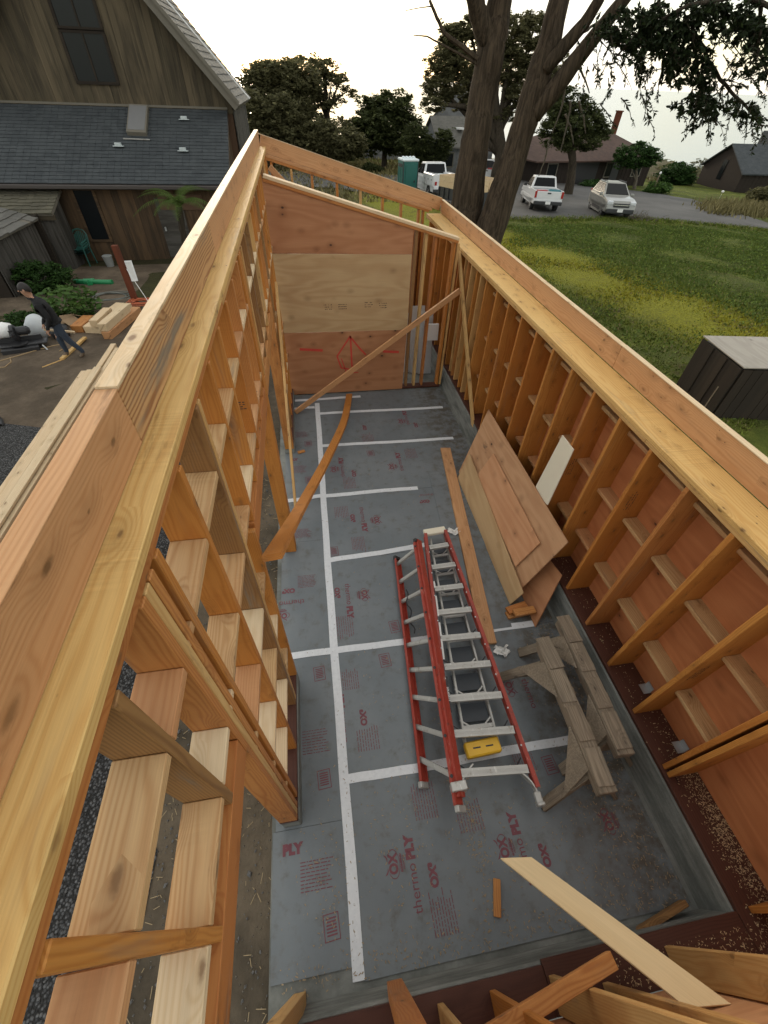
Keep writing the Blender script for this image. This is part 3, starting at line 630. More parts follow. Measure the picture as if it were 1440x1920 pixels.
for y in (6.65, 7.12, 7.45): stud(rw, RM, y, .343, 2.32, 'pine', RO-RI-.01)
for a, b in zip(rs[:-1], rs[1:]):
    for zz in (2.16, 1.49, .83):
        dz = random.uniform(-.02, .02); bd(rw, 'blocking', a+.0205, b-.0205, zz-.019+dz, zz+.019+dz, random.choice(['block', 'block', 'pinkfir', 'block']), 2.735, RO-.003)
for a, b in ((-.66, 1.40), (1.403, 3.85), (3.853, 6.30), (6.303, 8.75), (8.753, 10.3)):
    slab('sheathing_panel', [(2.888, a, .30), (2.888, b, .30), (2.888, b, 2.36), (2.888, a, 2.36)][::-1], -.016, 'plyred', rw)
for y in (.62, 1.13, 1.95, 2.42):                                   # hold-down tabs on the sill
    m = MB(); m.box((2.83, y, .3445), (.07, .09, .004)); m.box((2.865, y, .38), (.004, .08, .07)); m.build('anchor_strap', 'steel', rw)
# ---- near wall, under the camera
nw = empty('stud_wall', (1, -.53, .3), 0, 'near stud wall seen from above on a dark red sill at the bottom edge', 'wall')
NI, NO = -.46, -.64; NM = (NI+NO)/2
def bx_(n, x0, x1, y0, y1, z0, z1, mat, p=nw): return board(n, (x0, (y0+y1)/2, (z0+z1)/2), (x1, (y0+y1)/2, (z0+z1)/2), abs(y1-y0), z1-z0, (0, 0, 1), mat, p)
bx_('sill_plate', -.49, 1.10, -.64, -.415, .303, .341, 'treated'); bx_('sill_plate', 1.103, 2.57, -.64, -.39, .303, .341, 'treated')
for x, mt in ((.40, 'pine'), (.74, 'stud'), (1.14, 'pine'), (1.47, 'pine'), (1.97, 'pine')): stud(nw, x, -.55 if x != 1.47 else -.60, .343, 2.3, mt, .17 if x != 1.47 else .10, .04, 'x')
board('corner_post', (-.50, -.35, .0), (-.50, -.35, 2.2), .085, .085, (0, 1, 0), 'pine', nw); board('corner_post', (.135, -.37, .305), (.135, -.37, 1.9), .10, .085, (0, 1, 0), 'fir', nw)
slab('sheathing_panel', [(1.72, -.66, .34), (3.0, -.66, .34), (3.0, -.66, 1.5), (1.72, -.66, 1.5)], .016, 'plyred2', nw)
slab('sheathing_panel', [(-.5, -.66, .34), (1.715, -.66, .34), (1.715, -.66, 1.5), (-.5, -.66, 1.5)], .016, 'plyfar', nw)
# ---- cross wall with three plywood sheets
YW = 7.45; topz = lambda x: 3.36-.262*(x+.48)
cw = empty('stud_wall', (1, YW, 0), 0, 'far cross wall faced with three plywood sheets under a sloping plate', 'wall')
slab('sheathing_panel', [(-.50, YW, .012), (1.68, YW, .012), (1.70, YW, 1.185), (-.50, YW, 1.205)], .015, 'plyfar', cw)
slab('sheathing_panel', [(-.50, YW, 1.210), (1.70, YW, 1.190), (1.695, YW, 2.385), (-.50, YW, 2.42)], .015, 'plypale', cw)
slab('sheathing_panel', [(-.49, YW, 2.425), (1.695, YW, 2.390), (1.695, YW, topz(1.695)-.045), (-.49, YW, topz(-.49)-.045)], .015, 'plyfar', cw)
p0, p1 = Vector((-.47, YW+.05, topz(-.47))), Vector((2.45, YW+.05, topz(2.45))); up = (p1-p0).cross(Vector((0, -1, 0))).normalized()*-1
if up.z < 0: up = -up
board('top_plate', p0, p1, .14, .038, up, 'pale', cw); board('top_plate', p0-up*.040, p1-up*.040, .138, .038, up, 'fir', cw)
for x, mt in ((1.76, 'darkstud'), (1.92, 'pine'), (2.08, 'fir'), (2.40, 'stud'), (2.46, 'pine'), (.2, 'stud'), (.7, 'stud'), (1.2, 'stud'), (-.3, 'stud')):
    stud(cw, x, YW+.09, .05, topz(x)-.065, mt, .13, .04, 'x')
board('sill_plate', (-.45, YW+.08, .025), (2.46, YW+.08, .025), .14, .04, (0, 0, 1), 'treated', cw)
# spray-painted red arrow and cross on the lowest sheet, lumber stamps on the middle one
def paint(pts, w=.035):
    mb = MB()
    for a, b in zip(pts[:-1], pts[1:]):
        a, b = ony(*a, YW-.003), ony(*b, YW-.003); mb.beam(a, b, .0008, w, (0, 0, 1))
    return mb.build('red_paint_mark', 'redpaint', cw)
paint([(562, 655), (605, 657)], .045); paint([(718, 659), (748, 660)], .045); paint([(657, 630), (632, 668), (640, 690), (655, 692)], .028); paint([(657, 630), (660, 690)], .03); paint([(657, 632), (676, 655), (686, 665)], .03); paint([(640, 672), (650, 700), (672, 698)], .018)
# ---- end wall beyond it, and its sloping rim
ew = empty('stud_wall', (1, 9.35, 0), 0, 'end wall frame with a sloping rim board against the road view', 'wall')
ez = lambda x: 3.43-.288*(x+.57)
ey = lambda x: .30*(x+.57)
def slope(n, x0, x1, y0, y1, dz0, dz1, mat):
    a, b = Vector((x0, (y0+y1)/2+ey(x0), ez(x0)+(dz0+dz1)/2)), Vector((x1, (y0+y1)/2+ey(x1), ez(x1)+(dz0+dz1)/2)); u = Vector((.287, -.958, 0)).cross(b-a).normalized()
    if u.z < 0: u = -u
    return board(n, a, b, abs(y1-y0), dz1-dz0, u, mat, ew)
slope('rim_board', -.56, 2.91, 9.352, 9.394, .0, .215, 'pinkfir'); slope('rim_cap', -.56, 2.91, 9.345, 9.40, .216, .226, 'pale')
slope('top_plate', -.56, 2.66, 9.235, 9.385, -.042, -.002, 'pinkfir'); slope('top_plate', -.56, 2.60, 9.238, 9.383, -.084, -.044, 'fir')
for x, mt in ((-.53, 'fir'), (-.42, 'stud'), (-.1, 'pine'), (.25, 'fir'), (.7, 'stud'), (1.15, 'pine'), (1.6, 'stud'), (2.0, 'fir'), (2.4, 'stud'), (2.5, 'stud')):
    stud(ew, x, 9.31+ey(x), .05, ez(x)-.088, mt, .13, .04, 'x')
board('window_sill', (.27, 9.31+ey(.27), 2.55), (.68, 9.31+ey(.68), 2.55), .14, .036, (0, 0, 1), 'pale', ew); board('window_sill', (1.17, 9.31+ey(1.17), 2.2), (1.58, 9.31+ey(1.58), 2.2), .14, .036, (0, 0, 1), 'pale', ew)
board('brace', (-.45, 9.2, 3.25), (.05, 9.2, 2.75), .09, .036, (0, 1, 0), 'pinkfir', ew)
for i, (x, h) in enumerate(((1.80, 1.1), (1.95, 1.25), (2.12, 1.15))): tag(slab('metal_panel', [(x, 8.1-.05*i, .02), (x+.28, 8.1-.05*i, .02), (x+.30, 8.45-.05*i, h), (x+.02, 8.45-.05*i, h)], .02, 'steel'), ('leftmost', 'middle', 'rightmost')[i]+' of three grey panels standing in the room behind the cross wall', 'panel', 'grey panels behind the cross wall')
tag(slab('white_box_panel', [(2.2, 7.95, .75), (2.45, 7.95, .75), (2.45, 7.98, 1.05), (2.2, 7.98, 1.05)], .05, 'white'), 'white panel glimpsed behind the cross wall studs', 'panel')
slab('sheathing_panel', [(1.0, 9.88, .05), (2.9, 10.45, .05), (2.9, 10.45, 2.12), (1.0, 9.88, 2.12)], .014, 'plyred', ew)

# smudged ink stamps on lumber and sheathing
MAT['ink'] = plain('black_ink', (.05, .03, .025), .7, 0, .4, 30)
def ink(parent, O, ux, uy, w, h, rows, n_='ink_stamp'):
    """rows of short illegible dashes printed on a board; O centre, ux/uy unit axes on the face"""
    O, ux, uy = Vector(O), Vector(ux), Vector(uy); mb = MB()
    for i in range(rows):
        y = h*(i/max(1, rows-1)-.5); x = -w/2
        while x < w/2:
            L = random.uniform(.006, .022); a = h/rows*.30*random.uniform(.6, 1.3)
            if random.random() < .8: mb.add([O+ux*p+uy*q for p, q in ((x, y-a), (x+L, y-a*.8), (x+L, y+a), (x, y+a*.9))], [(0, 1, 2, 3)])
            x += L+random.uniform(.004, .012)
    mb.build(n_, 'ink', parent, fix=False)
for y, z in ((1.15, 2.72), (2.64, 2.75), (.03, 2.9), (3.39, 2.85)): ink(lw, (XM, y-.0195, z), (1, 0, 0), (0, 0, 1), .08, .05, 4)
for y, z in ((1.41, 1.9), (2.31, 1.75), (3.215, 1.4), (.95, 1.2)): ink(rw, (2.70, y-.0195, z), (0, 0, 1), (1, 0, 0), .22, .05, 3)
for y0, z0 in ((1.6, 1.85), (2.05, 1.8), (2.05, 1.15), (2.52, 1.15), (1.15, 1.9)): ink(rw, (2.8872, y0, z0), (0, 0, 1), (0, 1, 0), .42, .22, 7, 'printed_lines')
for x, z in ((.3, 1.62), (.55, 1.62), (1.0, 1.64), (1.25, 1.62)): ink(cw, (x, YW-.0015, z), (1, 0, 0), (0, 0, 1), .14, .07, 3)
# ------------------------------------------------------------------ loose things inside
# bowed plank from the floor by the cross wall up to the door header
def ribbon(name, pts, w, t, mat, side, parent=None, n=26):
    """plank following a curve; local X along it so that the grain runs its length"""
    pts = [Vector(p) for p in pts]; W_ = frame(pts[0], pts[-1], (0, 0, 1)); inv = W_.inverted(); mb = MB(); rows = []
    for i in range(n+1):
        u = i/n; s = u*(len(pts)-1); a = min(int(s), len(pts)-2); f = s-a
        P = [pts[max(0, min(len(pts)-1, a+k))] for k in (-1, 0, 1, 2)]
        q = .5*((2*P[1])+(P[2]-P[0])*f+(2*P[0]-5*P[1]+4*P[2]-P[3])*f*f+(3*P[1]-P[0]-3*P[2]+P[3])*f**3)
        rows.append(q)
    for i, q in enumerate(rows):
        d = (rows[min(i+1, n)]-rows[max(i-1, 0)]).normalized(); y = Vector(side); y = (y-d*y.dot(d)).normalized(); z = d.cross(y); z = -z if z.z < 0 else z
        for a, b in ((-1, -1), (1, -1), (1, 1), (-1, 1)): mb.v.append(tuple(inv @ (q+y*a*w/2+z*b*t/2)))
    for i in range(n):
        for k in range(4): mb.f.append((4*i+k, 4*i+(k+1) % 4, 4*i+4+(k+1) % 4, 4*i+4+k)); mb.mi.append(0)
    mb.f += [(3, 2, 1, 0), (4*n, 4*n+1, 4*n+2, 4*n+3)]; mb.mi += [0, 0]
    return link(bpy.data.objects.new(name, mb.mesh(name, mat)), parent, W_)
E1, E2 = onx(510, 1045, -.36), onz(655, 740, .02)
mid = [E1, ]
for (a, b), u in (((570, 940), .28), ((612, 862), .50), ((645, 790), .76)):
    q = E1.lerp(E2, u); mid.append(ony(a, b, q.y))
pl = ribbon('plank', mid+[E2], .115, .040, 'stud', (1, .15, .0)); tag(pl, 'long bowed plank running from the floor up to the left door header', 'plank')
# braces
a, b = Vector((-.44, 6.80, .03)), Vector((2.49, 7.16, 1.93))
tag(board('brace', a, b, .040, .089, (0, 0, 1), 'pinkfir'), 'diagonal brace crossing in front of the far plywood wall', 'brace')
a, b = Vector((2.565, 7.72, 2.34)), Vector((2.575, 5.56, .10))
tag(board('brace', a, b, .089, .038, (1, 0, 0), 'pine'), 'slanting pale brace leaning against the right wall studs', 'brace')
a, b = Vector((-.43, 6.46, 2.32)), Vector((-.47, 4.33, .012))
tag(board('brace', a, b, .075, .036, (1, 0, 0), 'pine'), 'thin pale stick leaning against the far end of the left wall', 'brace')
# flat board beside the ladders
a, b = onz(835, 841, .025), onz(917, 1207, .025)
tag(board('plank', a, b, .165, .038, (0, 0, 1), 'pinkfir'), 'reddish plank lying flat on the floor beside the ladders', 'plank')
# loose plywood leaning on the right wall
TF, TN = onx(915, 770, 2.52), onx(1066, 1014, 2.52); TN.z = TF.z = (TF.z+TN.z)/2; BF, BN = Vector((2.10, onz(848, 886, .012).y, .012)), Vector((2.10, onz(983, 1117, .012).y, .012))
tag(slab('plywood_sheet', [BN, BF, TF, TN][::-1], .015, 'plyloose'), 'large mould-spotted plywood sheet leaning on the right wall studs', 'plywood')
nrm = (TF-BF).cross(BN-BF).normalized(); nrm = -nrm if nrm.x > 0 else nrm
def on_sheet(x, y, off):
    d = Vector(ray((x, y))); o = Vector((0, 0, H)); p0 = BF+nrm*off; t = (p0-o).dot(nrm)/d.dot(nrm); return o+d*t
def lay(px, off, mat, label):
    c = [on_sheet(*p, off) for p in px]; o = slab('plywood_sheet', c, .014, mat); return tag(o, label, 'plywood')
lay([(1012, 1018), (925, 850), (893, 893), (966, 1062)], .032, 'plyred2', 'narrow printed plywood offcut lying on the large leaning sheet')
lay([(981, 1112), (880, 851), (850, 912), (921, 1163)], .052, 'plypale', 'pale narrow plywood strip in front of the leaning sheets')
c = [onx(1053, 1078, 2.53), onx(1000, 1010, 2.53), onz(968, 1090, .012), onz(1003, 1176, .012)]
tag(slab('plywood_sheet', [c[3], c[2], c[1], c[0]][::-1], .014, 'plyfar'), 'short dark plywood offcut poking out below the large leaning sheet', 'plywood')
# printed stamps on the offcut
for (x, y), t in (((968, 1000), 'TECO PS 1-09'), ((985, 1022), '32/16')):
    P = on_sheet(x, y, .0335); x_ax = (on_sheet(1012, 1018, .0335)-on_sheet(925, 850, .0335)).normalized(); W_ = Matrix((x_ax, nrm.cross(x_ax), nrm)).transposed().to_4x4(); W_.translation = P
sc = empty('timber_offcuts', onz(968, 1155, .0), 0, 'small stack of stubby timber offcuts under the leaning plywood', 'offcuts')
for i, (dx, dy, z, r) in enumerate(((0, 0, .02, .1), (.01, .05, .06, .2), (.06, -.03, .10, .05))):
    q = onz(968, 1152, 0); d = Vector((math.cos(r), math.sin(r), 0))*.13; p = Vector((q.x+dx, q.y+dy, z)); board('offcut', p-d, p+d, .09, .036, (0, 0, 1), 'fir', sc)
# pale strip in a stud bay
c = [onx(1056, 816, 2.595), onx(1077, 843, 2.595), onx(1028, 947, 2.55), onx(1003, 918, 2.55)]
tag(slab('foam_strip', [c[0], c[1], c[2], c[3]], .012, 'foam'), 'cream coloured strip standing in a bay of the right wall', 'panel')
# plywood strip bridging the near corner
c = [onz(938, 1611, .62), onz(996, 1609, .62), onz(1370, 1885, .98), onz(1287, 1892, .98)]
tag(slab('plywood_strip', [c[0], c[3], c[2], c[1]], -.012, 'plystrip'), 'long pale plywood strip reaching out from the near right corner', 'plywood')
a, b = onz(1283, 1693, .10), onz(1195, 1748, .10); tag(board('timber_stick', a, a+(b-a)*1.7, .04, .088, (0, 0, 1), 'darkstud'), 'short timber lying in the near right corner under the strip', 'timber')
a, b = onz(1148, 1800, .95), onz(930, 1935, 1.15); tag(board('timber_stick', a, b+(b-a)*.2, .075, .045, (0, 0, 1), 'fir'), 'short rough timber crossing the near wall studs', 'timber')
# splintered chip and small blocks on the floor
for (x, y), L, rz, mt, lab in (((932, 1683), .22, 1.25, 'fir', 'split orange wood chip on the near floor boards'), ((565, 847), .12, .3, 'fir', 'small wood block on the floor by the left wall')):
    P = onz(x, y, .016); d = Vector((math.cos(rz), math.sin(rz), 0))*L/2; tag(board('wood_block', P-d, P+d, .055, .022, (0, 0, 1), mt), lab, 'wood block')
for (x, y), lab in (((850, 998), 'crumpled clear plastic wrapper by the head of the ladders'), ((940, 1222), 'crumpled plastic wrapper by the end of the red plank')):
    P = onz(x, y, .01); mb = MB(); N_ = 7
    hh = [[random.uniform(0, .05) for _ in range(N_+1)] for _ in range(N_+1)]
    mb.sheet(lambda u, v: (P.x+(u-.5)*.16+.02*math.sin(v*9), P.y+(v-.5)*.10+.02*math.sin(u*8), .012+hh[int(u*N_)][int(v*N_)]*.8), N_, N_)
    tag(mb.build('plastic_wrapper', 'paper', fix=False), lab, 'wrapper')

# ---------------------------------------------------------------- ladders
def channel(mb, a, b, w, d, up, m=0, t=.004):
    """U-section rail from a to b: web d high, flanges w"""
    a, b, up = Vector(a), Vector(b), Vector(up); x = (b-a).normalized(); y = up.cross(x).normalized()
    mb.beam(a, b, t, d, up, m)
    for s in (-1, 1): o = up*(d/2-t/2)*s+y*w/2; mb.beam(a+o, b+o, w, t, up, m)
MAT['slate'] = plain('slate_grey', (.035, .042, .050), .5, 0, .25, 12)
# step ladder folded flat: wide foot near the camera, narrow head far away
TLp, TRp = onz(800, 1003, .20), onz(832, 997, .20); BLp, BRp = onz(860, 1488, .20), onz(1003, 1478, .20)
sl_ = empty('step_ladder', (BLp+BRp)/2*Vector((1, 1, 0)) if False else ((BLp.x+BRp.x)/2, BLp.y, 0), 0, 'red fibreglass step ladder folded flat on the floor with aluminium steps', 'ladder')
up = Vector((0, 0, 1))
for a, b, sgn in ((BLp, TLp, 1), (BRp, TRp, -1)):
    m = MB(); channel(m, a, b, .038*sgn, .080, up); m.build('front_rail', 'ladred', sl_)
    for k in range(1, 9):
        q = a.lerp(b, k/9); mm = MB(); mm.lathe(q+Vector((0, 0, .03)), [(.008, 0), (.008, .012)], 8); mm.build('rivet', 'steel', sl_)
cap = MB(); q0, q1 = TLp.lerp(BLp, -.005), TRp.lerp(BRp, -.005); cap.beam(q0+Vector((-.03, .02, 0)), q1+Vector((.03, .02, 0)), .10, .045, up); cap.build('top_cap', MAT['foam'], sl_, bevel=.008)
for k in range(1, 10):
    u = (k-.25)/9.2; a, b = TLp.lerp(BLp, u), TRp.lerp(BRp, u)
    m = MB(); a2, b2 = a+Vector((.01, 0, .03)), b+Vector((-.01, 0, .03)); m.beam(a2, b2, .064, .004, up); m.beam(a2+Vector((0, .031, -.03)), b2+Vector((0, .031, -.03)), .004, .06, up); m.beam(a2+Vector((0, -.031, -.015)), b2+Vector((0, -.031, -.015)), .004, .03, up); m.beam(a2+Vector((0, -.014, -.012)), b2+Vector((0, -.014, -.012)), .003, .02, up)
    for j in range(3): m.beam(a2+Vector((0, -.009+.009*j, .003)), b2+Vector((0, -.009+.009*j, .003)), .002, .002, up)
    m.build('step', 'alu', sl_)
    if k > 2:
        for s, (e, f) in ((1, (a2, b2)), (-1, (b2, a2))):
            d = (f-e).normalized(); m = MB(); m.beam(e+d*.01+Vector((0, .10, -.06)), e+d*.10+Vector((0, .012, -.02)), .012, .003, up); m.build('step_brace', 'black', sl_)
for a, b, s in ((BLp, TLp, 1), (BRp, TRp, -1)):           # knee braces and feet
    d = (a-b).normalized(); m = MB(); pts = []
    for j in range(7):
        u = j/6; pts.append(a+d*(-.19+.22*u)+Vector((s*(.155*(1-u)**2), 0, .0)))
    for i in range(6): m.beam(pts[i], pts[i+1], .012, .055, up)
    m.build('knee_brace', 'alu', sl_); m = MB(); m.box(a+d*.07, (.055, .09, .05), Matrix.Rotation(.05*s, 3, 'Z')); m.box(a+d*.115, (.065, .03, .07)); m.build('foot', 'alu', sl_, bevel=.008)
# rear section, narrower and underneath
RT0, RT1 = onz(806, 1012, .09), onz(832, 1008, .09); RB0, RB1 = onz(872, 1405, .09), onz(933, 1398, .09)
for a, b in ((RT0, RB0), (RT1, RB1)): m = MB(); channel(m, a, b, .02, .05, up); m.build('rear_rail', 'alu', sl_)
for k in range(1, 9):
    u = k/8.6; a, b = RT0.lerp(RB0, u), RT1.lerp(RB1, u); m = MB(); m.beam(a+Vector((0, 0, .02)), b+Vector((0, 0, .02)), .035, .004, up); m.beam(a, b, .004, .04, up); m.build('rear_bar', 'alu', sl_); m = MB(); m.beam(a+Vector((0, .14, -.02)), b+Vector((0, .14, -.02)), .17, .012, up); m.build('gap_filler', 'slate', sl_)  # dark plates added to fill the gaps between the steps
    for s, (e, f) in ((1, (a, b)), (-1, (b, a))): d = (f-e).normalized(); m = MB(); m.beam(e+Vector((0, .07, .02)), e+d*.07+Vector((0, .015, .02)), .014, .003, up); m.build('rear_brace', 'alu', sl_)
ty = (RB0+RB1)/2; m = MB(); m.box(ty+Vector((0, -.01, .03)), ((RB1-RB0).length+.02, .13, .075), Matrix.Rotation(.04, 3, 'Z')); tr = m.build('tool_tray', 'yellow', sl_, bevel=.012)
for s in (-.06, .06): m = MB(); m.box(ty+Vector((s, -.01, .0685)), (.07, .012, .002)); m.build('tray_slot', 'black', tr)
d = (TLp-BLp).normalized(); zax = Vector((0, 0, 1)); xax = -d
def rail_label(u, L, w, mat, off=.0):
    P = BLp.lerp(TLp, u)+Vector((.013, 0, .0385+off)); m = MB(); m.beam(P-d*L/2, P+d*L/2, w, .0008, zax); return m.build('label', mat, sl_)
for u, L in ((.62, .26), (.52, .16), (.44, .22), (.72, .09)): rail_label(u, L, .018, 'paper')
rail_label(.28, .34, .022, 'black'); rail_label(.075, .055, .024, 'paper')
P = BLp.lerp(TLp, .28)+Vector((.013, 0, .0398)); W_ = Matrix((xax, zax.cross(xax), zax)).transposed().to_4x4(); W_.translation = P; text('LOUISVILLE', None, .026, 0, .001, 'paper', sl_, W_=W_)
P = BLp.lerp(TLp, .075)+Vector((.013, 0, .0398)); W_ = Matrix.Translation(P); text('10', None, .026, 0, .001, 'black', sl_, W_=W_)
# extension ladder on its edge, leaning on the step ladder
L0, L1 = onz(744, 1050, .04), onz(793, 1466, .04); U0, U1 = onz(782, 1018, .33), onz(862, 1510, .33)
el = empty('extension_ladder', (L1.x, L1.y, 0), 0, 'red fibreglass extension ladder tipped on its edge against the step ladder', 'ladder')
tilt = (U0-L0); tilt.normalize(); ln = (L1-L0).normalized(); nrm2 = ln.cross(tilt).normalized(); nrm2 = nrm2 if nrm2.z > 0 else -nrm2
for a, b, s in ((L0, L1, 1), (U0, U1, -1)): m = MB(); channel(m, a, b, .03*s, .085, nrm2); m.build('rail', 'ladred', el)
m = MB(); a, b = U0+Vector((.035, .03, .015)), U1+Vector((.035, .05, .015)); channel(m, a, b, -.03, .07, nrm2); m.build('fly_rail', 'ladred', el)
for k in range(9):
    u = (k+.25)/8.9; a, b = L0.lerp(L1, u), U0.lerp(U1, u); m = MB(); m.beam(a, b, .044, .030, nrm2); m.beam(a+nrm2*.018, b+nrm2*.018, .024, .004, nrm2); m.build('rung', 'alu', el, bevel=.004)
    m = MB(); q = b+nrm2*.045; m.lathe(q, [(.014, 0), (.014, .006), (.006, .008)], 10); m.build('rung_plug', 'black', el)
for P, s in ((L0, -1), (U0, -1), (L1, 1), (U1, 1)):
    m = MB(); m.beam(P+ln*s*.0, P+ln*s*.05, .045, .095, nrm2); m.build('end_cap', 'black' if s < 0 else 'alu', el, bevel=.006)
m = MB(); m.beam(U1-ln*.12+Vector((-.05, 0, 0)), U1-ln*.12+Vector((.08, 0, 0)), .07, .09, nrm2); m.build('rail_bracket', 'alu', el, bevel=.006)
for u, L, mt in ((.36, .12, 'paper'), (.52, .12, 'yellow'), (.68, .16, 'paper')):
    P = L0.lerp(L1, u)+nrm2*.0435+Vector((.012, 0, 0)); m = MB(); m.beam(P-ln*L/2, P+ln*L/2, .026, .001, nrm2); m.build('label', mt, el)
m = MB(); pts = [L0.lerp(L1, .22)+Vector((.05+.02*math.sin(i*1.1), -.5*i/14, .12-.008*i+.01*math.cos(i*2))) for i in range(15)]; m.tube(pts, .008, 6); m.build('rope', 'black', el)

# ---------------------------------------------------------------- two weathered saw-horses
def sawhorse(A, B, feet, label, flip=1):
    """top beam A-B (its upper edge), plywood gussets and splayed legs"""
    r = empty('sawhorse', ((A.x+B.x)/2, (A.y+B.y)/2, 0), 0, label, 'sawhorse', 'weathered sawhorses'); d = (B-A).normalized(); side = Vector((0, 0, 1)).cross(d).normalized()
    board('top_beam', A-Vector((0, 0, .045)), B-Vector((0, 0, .045)), .145, .095, (0, 0, 1), 'horse', r, .006)
    for i, u in enumerate((.08, .34, .60, .86)):
        p = A.lerp(B, u)+Vector((0, 0, .008)); board('top_board', p-d*random.uniform(.12, .16)+side*random.uniform(-.012, .012), p+d*random.uniform(.10, .17)+side*random.uniform(-.012, .012), .138, .018, (0, 0, 1), 'horse', r, .003)
    for end, u in ((0, .14), (1, .86)):
        c = A.lerp(B, u)
        for s in (-1, 1):
            top = c+side*s*.035-Vector((0, 0, .10)); f = Vector((c.x, c.y, 0))+side*s*.33+d*(.12 if end else -.12); f.z = .01
            board('leg', top+(top-f).normalized()*.03, f, .09, .038, side, 'horse', r)
            # triangular plywood gusset
            m = MB(); q = [top+d*.0+Vector((0, 0, .07)), top.lerp(f, .50)+d*(.05 if end else -.05), A.lerp(B, .5+(.10 if end else -.10))+side*s*.055-Vector((0, 0, .02))]
            q = [p+side*s*.026 for p in q]; m.prism(q, side*s*.012); m.build('gusset', 'horse', r)
        m = MB(); q = [c-Vector((0, 0, .08))+side*.06, c-Vector((0, 0, .08))-side*.06, c-Vector((0, 0, .42))-side*.20, c-Vector((0, 0, .42))+side*.20]
        m.prism([p+d*(.03 if end else -.03) for p in q], d*(.014 if end else -.014)); m.build('end_gusset', 'horse', r)
    return r
ZS = .60
sawhorse(onz(1022, 1205, ZS), onz(1143, 1487, ZS), None, 'weathered sawhorse nearer the ladders with splintered top boards')
sawhorse(onz(1058, 1160, ZS), onz(1176, 1415, ZS), None, 'weathered sawhorse tucked against the concrete curb')
# ------------------------------------------------------------------ the yard and the old house on the left
def proj(P):
    v = RW.T @ (np.array(P)-np.array([0, 0, H])); return v[0]/v[2]*FPX+CX, v[1]/v[2]*FPX+CY
def hgt(P, ypx, hi=14):
    lo = 0.0
    for _ in range(30):
        h = (lo+hi)/2
        if proj((P[0], P[1], P[2]+h))[1] > ypx: lo = h
        else: hi = h
    return (lo+hi)/2
def siding(name, ca, cb, streak=.6):
    k = NT(name); P = k.obj(); r = k.rand(); r2 = k.math('FRACT', k.math('MULTIPLY', r, 13.7)); Q = k.vm('ADD', P, k.comb(k.math('MULTIPLY', r, 40.), r2, 0.0))
    f = k.noise(k.vm('MULTIPLY', Q, (.7, 22, 22)), 1, 5, .7); g = k.noise(k.vm('MULTIPLY', Q, (.5, 3, 3)), 1, 4, .6)
    c = k.mix(r, ca, cb); c = k.mix(k.math('MULTIPLY', k.ramp(g, .40, .66), streak), c, (.026, .023, .018)); c = k.mix(k.math('MULTIPLY', k.ramp(f, .52, .75), .5), c, tuple(q*1.7 for q in ca))
    k.col(c); k.rough(.85); k.b.inputs['Specular IOR Level'].default_value = .15; k.bump(f, .5, .006); return k.m
MAT['sidebrown'] = siding('brown_siding', (.115, .072, .040), (.066, .045, .028)); MAT['sidegrey'] = siding('grey_siding', (.125, .098, .062), (.070, .058, .038))
MAT['shedwood'] = siding('shed_boards', (.105, .098, .086), (.058, .054, .048), .7); MAT['darkboards'] = siding('dark_boards', (.044, .034, .025), (.024, .019, .015), .5)
def shingle_mat(name, a, b):
    k = NT(name); P = k.pos(); v = k.voro(k.vm('MULTIPLY', P, (3.2, 1, 9)), 1); f = k.noise(P, 3, 4); c = k.mix(k.mix(.4, k.xyz(v.outputs['Color'])[0], f), a, b); k.col(c); k.rough(.9); k.bump(k.noise(P, 60, 2), .4, .01); return k.m
MAT['shingle'] = shingle_mat('roof_shingle', (.030, .036, .040), (.058, .066, .070)); MAT['shingle_grey'] = shingle_mat('grey_shingle', (.085, .082, .072), (.15, .144, .126)); MAT['shingle_brown'] = shingle_mat('brown_shingle', (.055, .032, .024), (.095, .055, .040))
MAT['mossroof'] = shingle_mat('mossy_roof', (.060, .055, .036), (.12, .11, .075))
k = NT('window_glass'); k.col((.010, .012, .013)); k.rough(.18); k.b.inputs['Specular IOR Level'].default_value = .2; MAT['glass'] = k.m
MAT['trim'] = plain('grey_trim', (.15, .135, .105), .8); MAT['gutter'] = plain('gutter', (.055, .045, .040), .5); MAT['interior'] = plain('interior_warm', (.10, .055, .03), .8)
def planks(parent, quad_fn, n, mat, t=.022, name='plank', gap=.004):
    """vertical boards: quad_fn(u) gives (bottom, top) of the wall line at u"""
    for i in range(n):
        u0, u1 = i/n, (i+1)/n; b0, t0 = quad_fn(u0); b1, t1 = quad_fn(u1); d = (b1-b0).normalized()*gap/2
        b0, t0, b1, t1 = b0+d, t0+d, b1-d, t1-d; nrm = (b1-b0).cross(t0-b0).normalized(); off = nrm*(.006*((i*7) % 3))
        slab(name, [b0+off, t0+off, t1+off, b1+off], -t if False else t, mat, parent, 0)
house = empty('neighbour_house', (-6, 19.3, terr(-6, 19.3)), 0, 'old weathered board house with steep gable and dark shingled lean-to roof', 'house')
YH, Y2 = 19.3, 22.3
def lower(u): x = -12.8+(-2.47+12.8)*u; return Vector((x, YH, terr(x, YH)-.1)), Vector((x, YH, 1.60))
planks(house, lower, 44, 'sidebrown', .03)
m = MB(); m.box((-7.65, (YH+Y2)/2+.06, .4), (10.2, Y2-YH-.02, 2.3)); m.build('core_wall', 'interior', house)
def side(u): y = YH+(Y2-YH)*u; return Vector((-2.48, y, terr(-2.5, y)-.1)), Vector((-2.48, y, 1.62+(3.32-1.62)*u))
planks(house, side, 12, 'sidebrown', .03)
ec = Vector((-2.07, Y2, 3.77)); AP = Vector((-6.2, Y2, 8.25))
def gz(x): return 8.42-abs(x+6.46)*(8.42-3.75)/4.30
def gable(u): x = -10.76+8.60*u; return Vector((x, Y2, 3.25)), Vector((x, Y2, gz(x)))
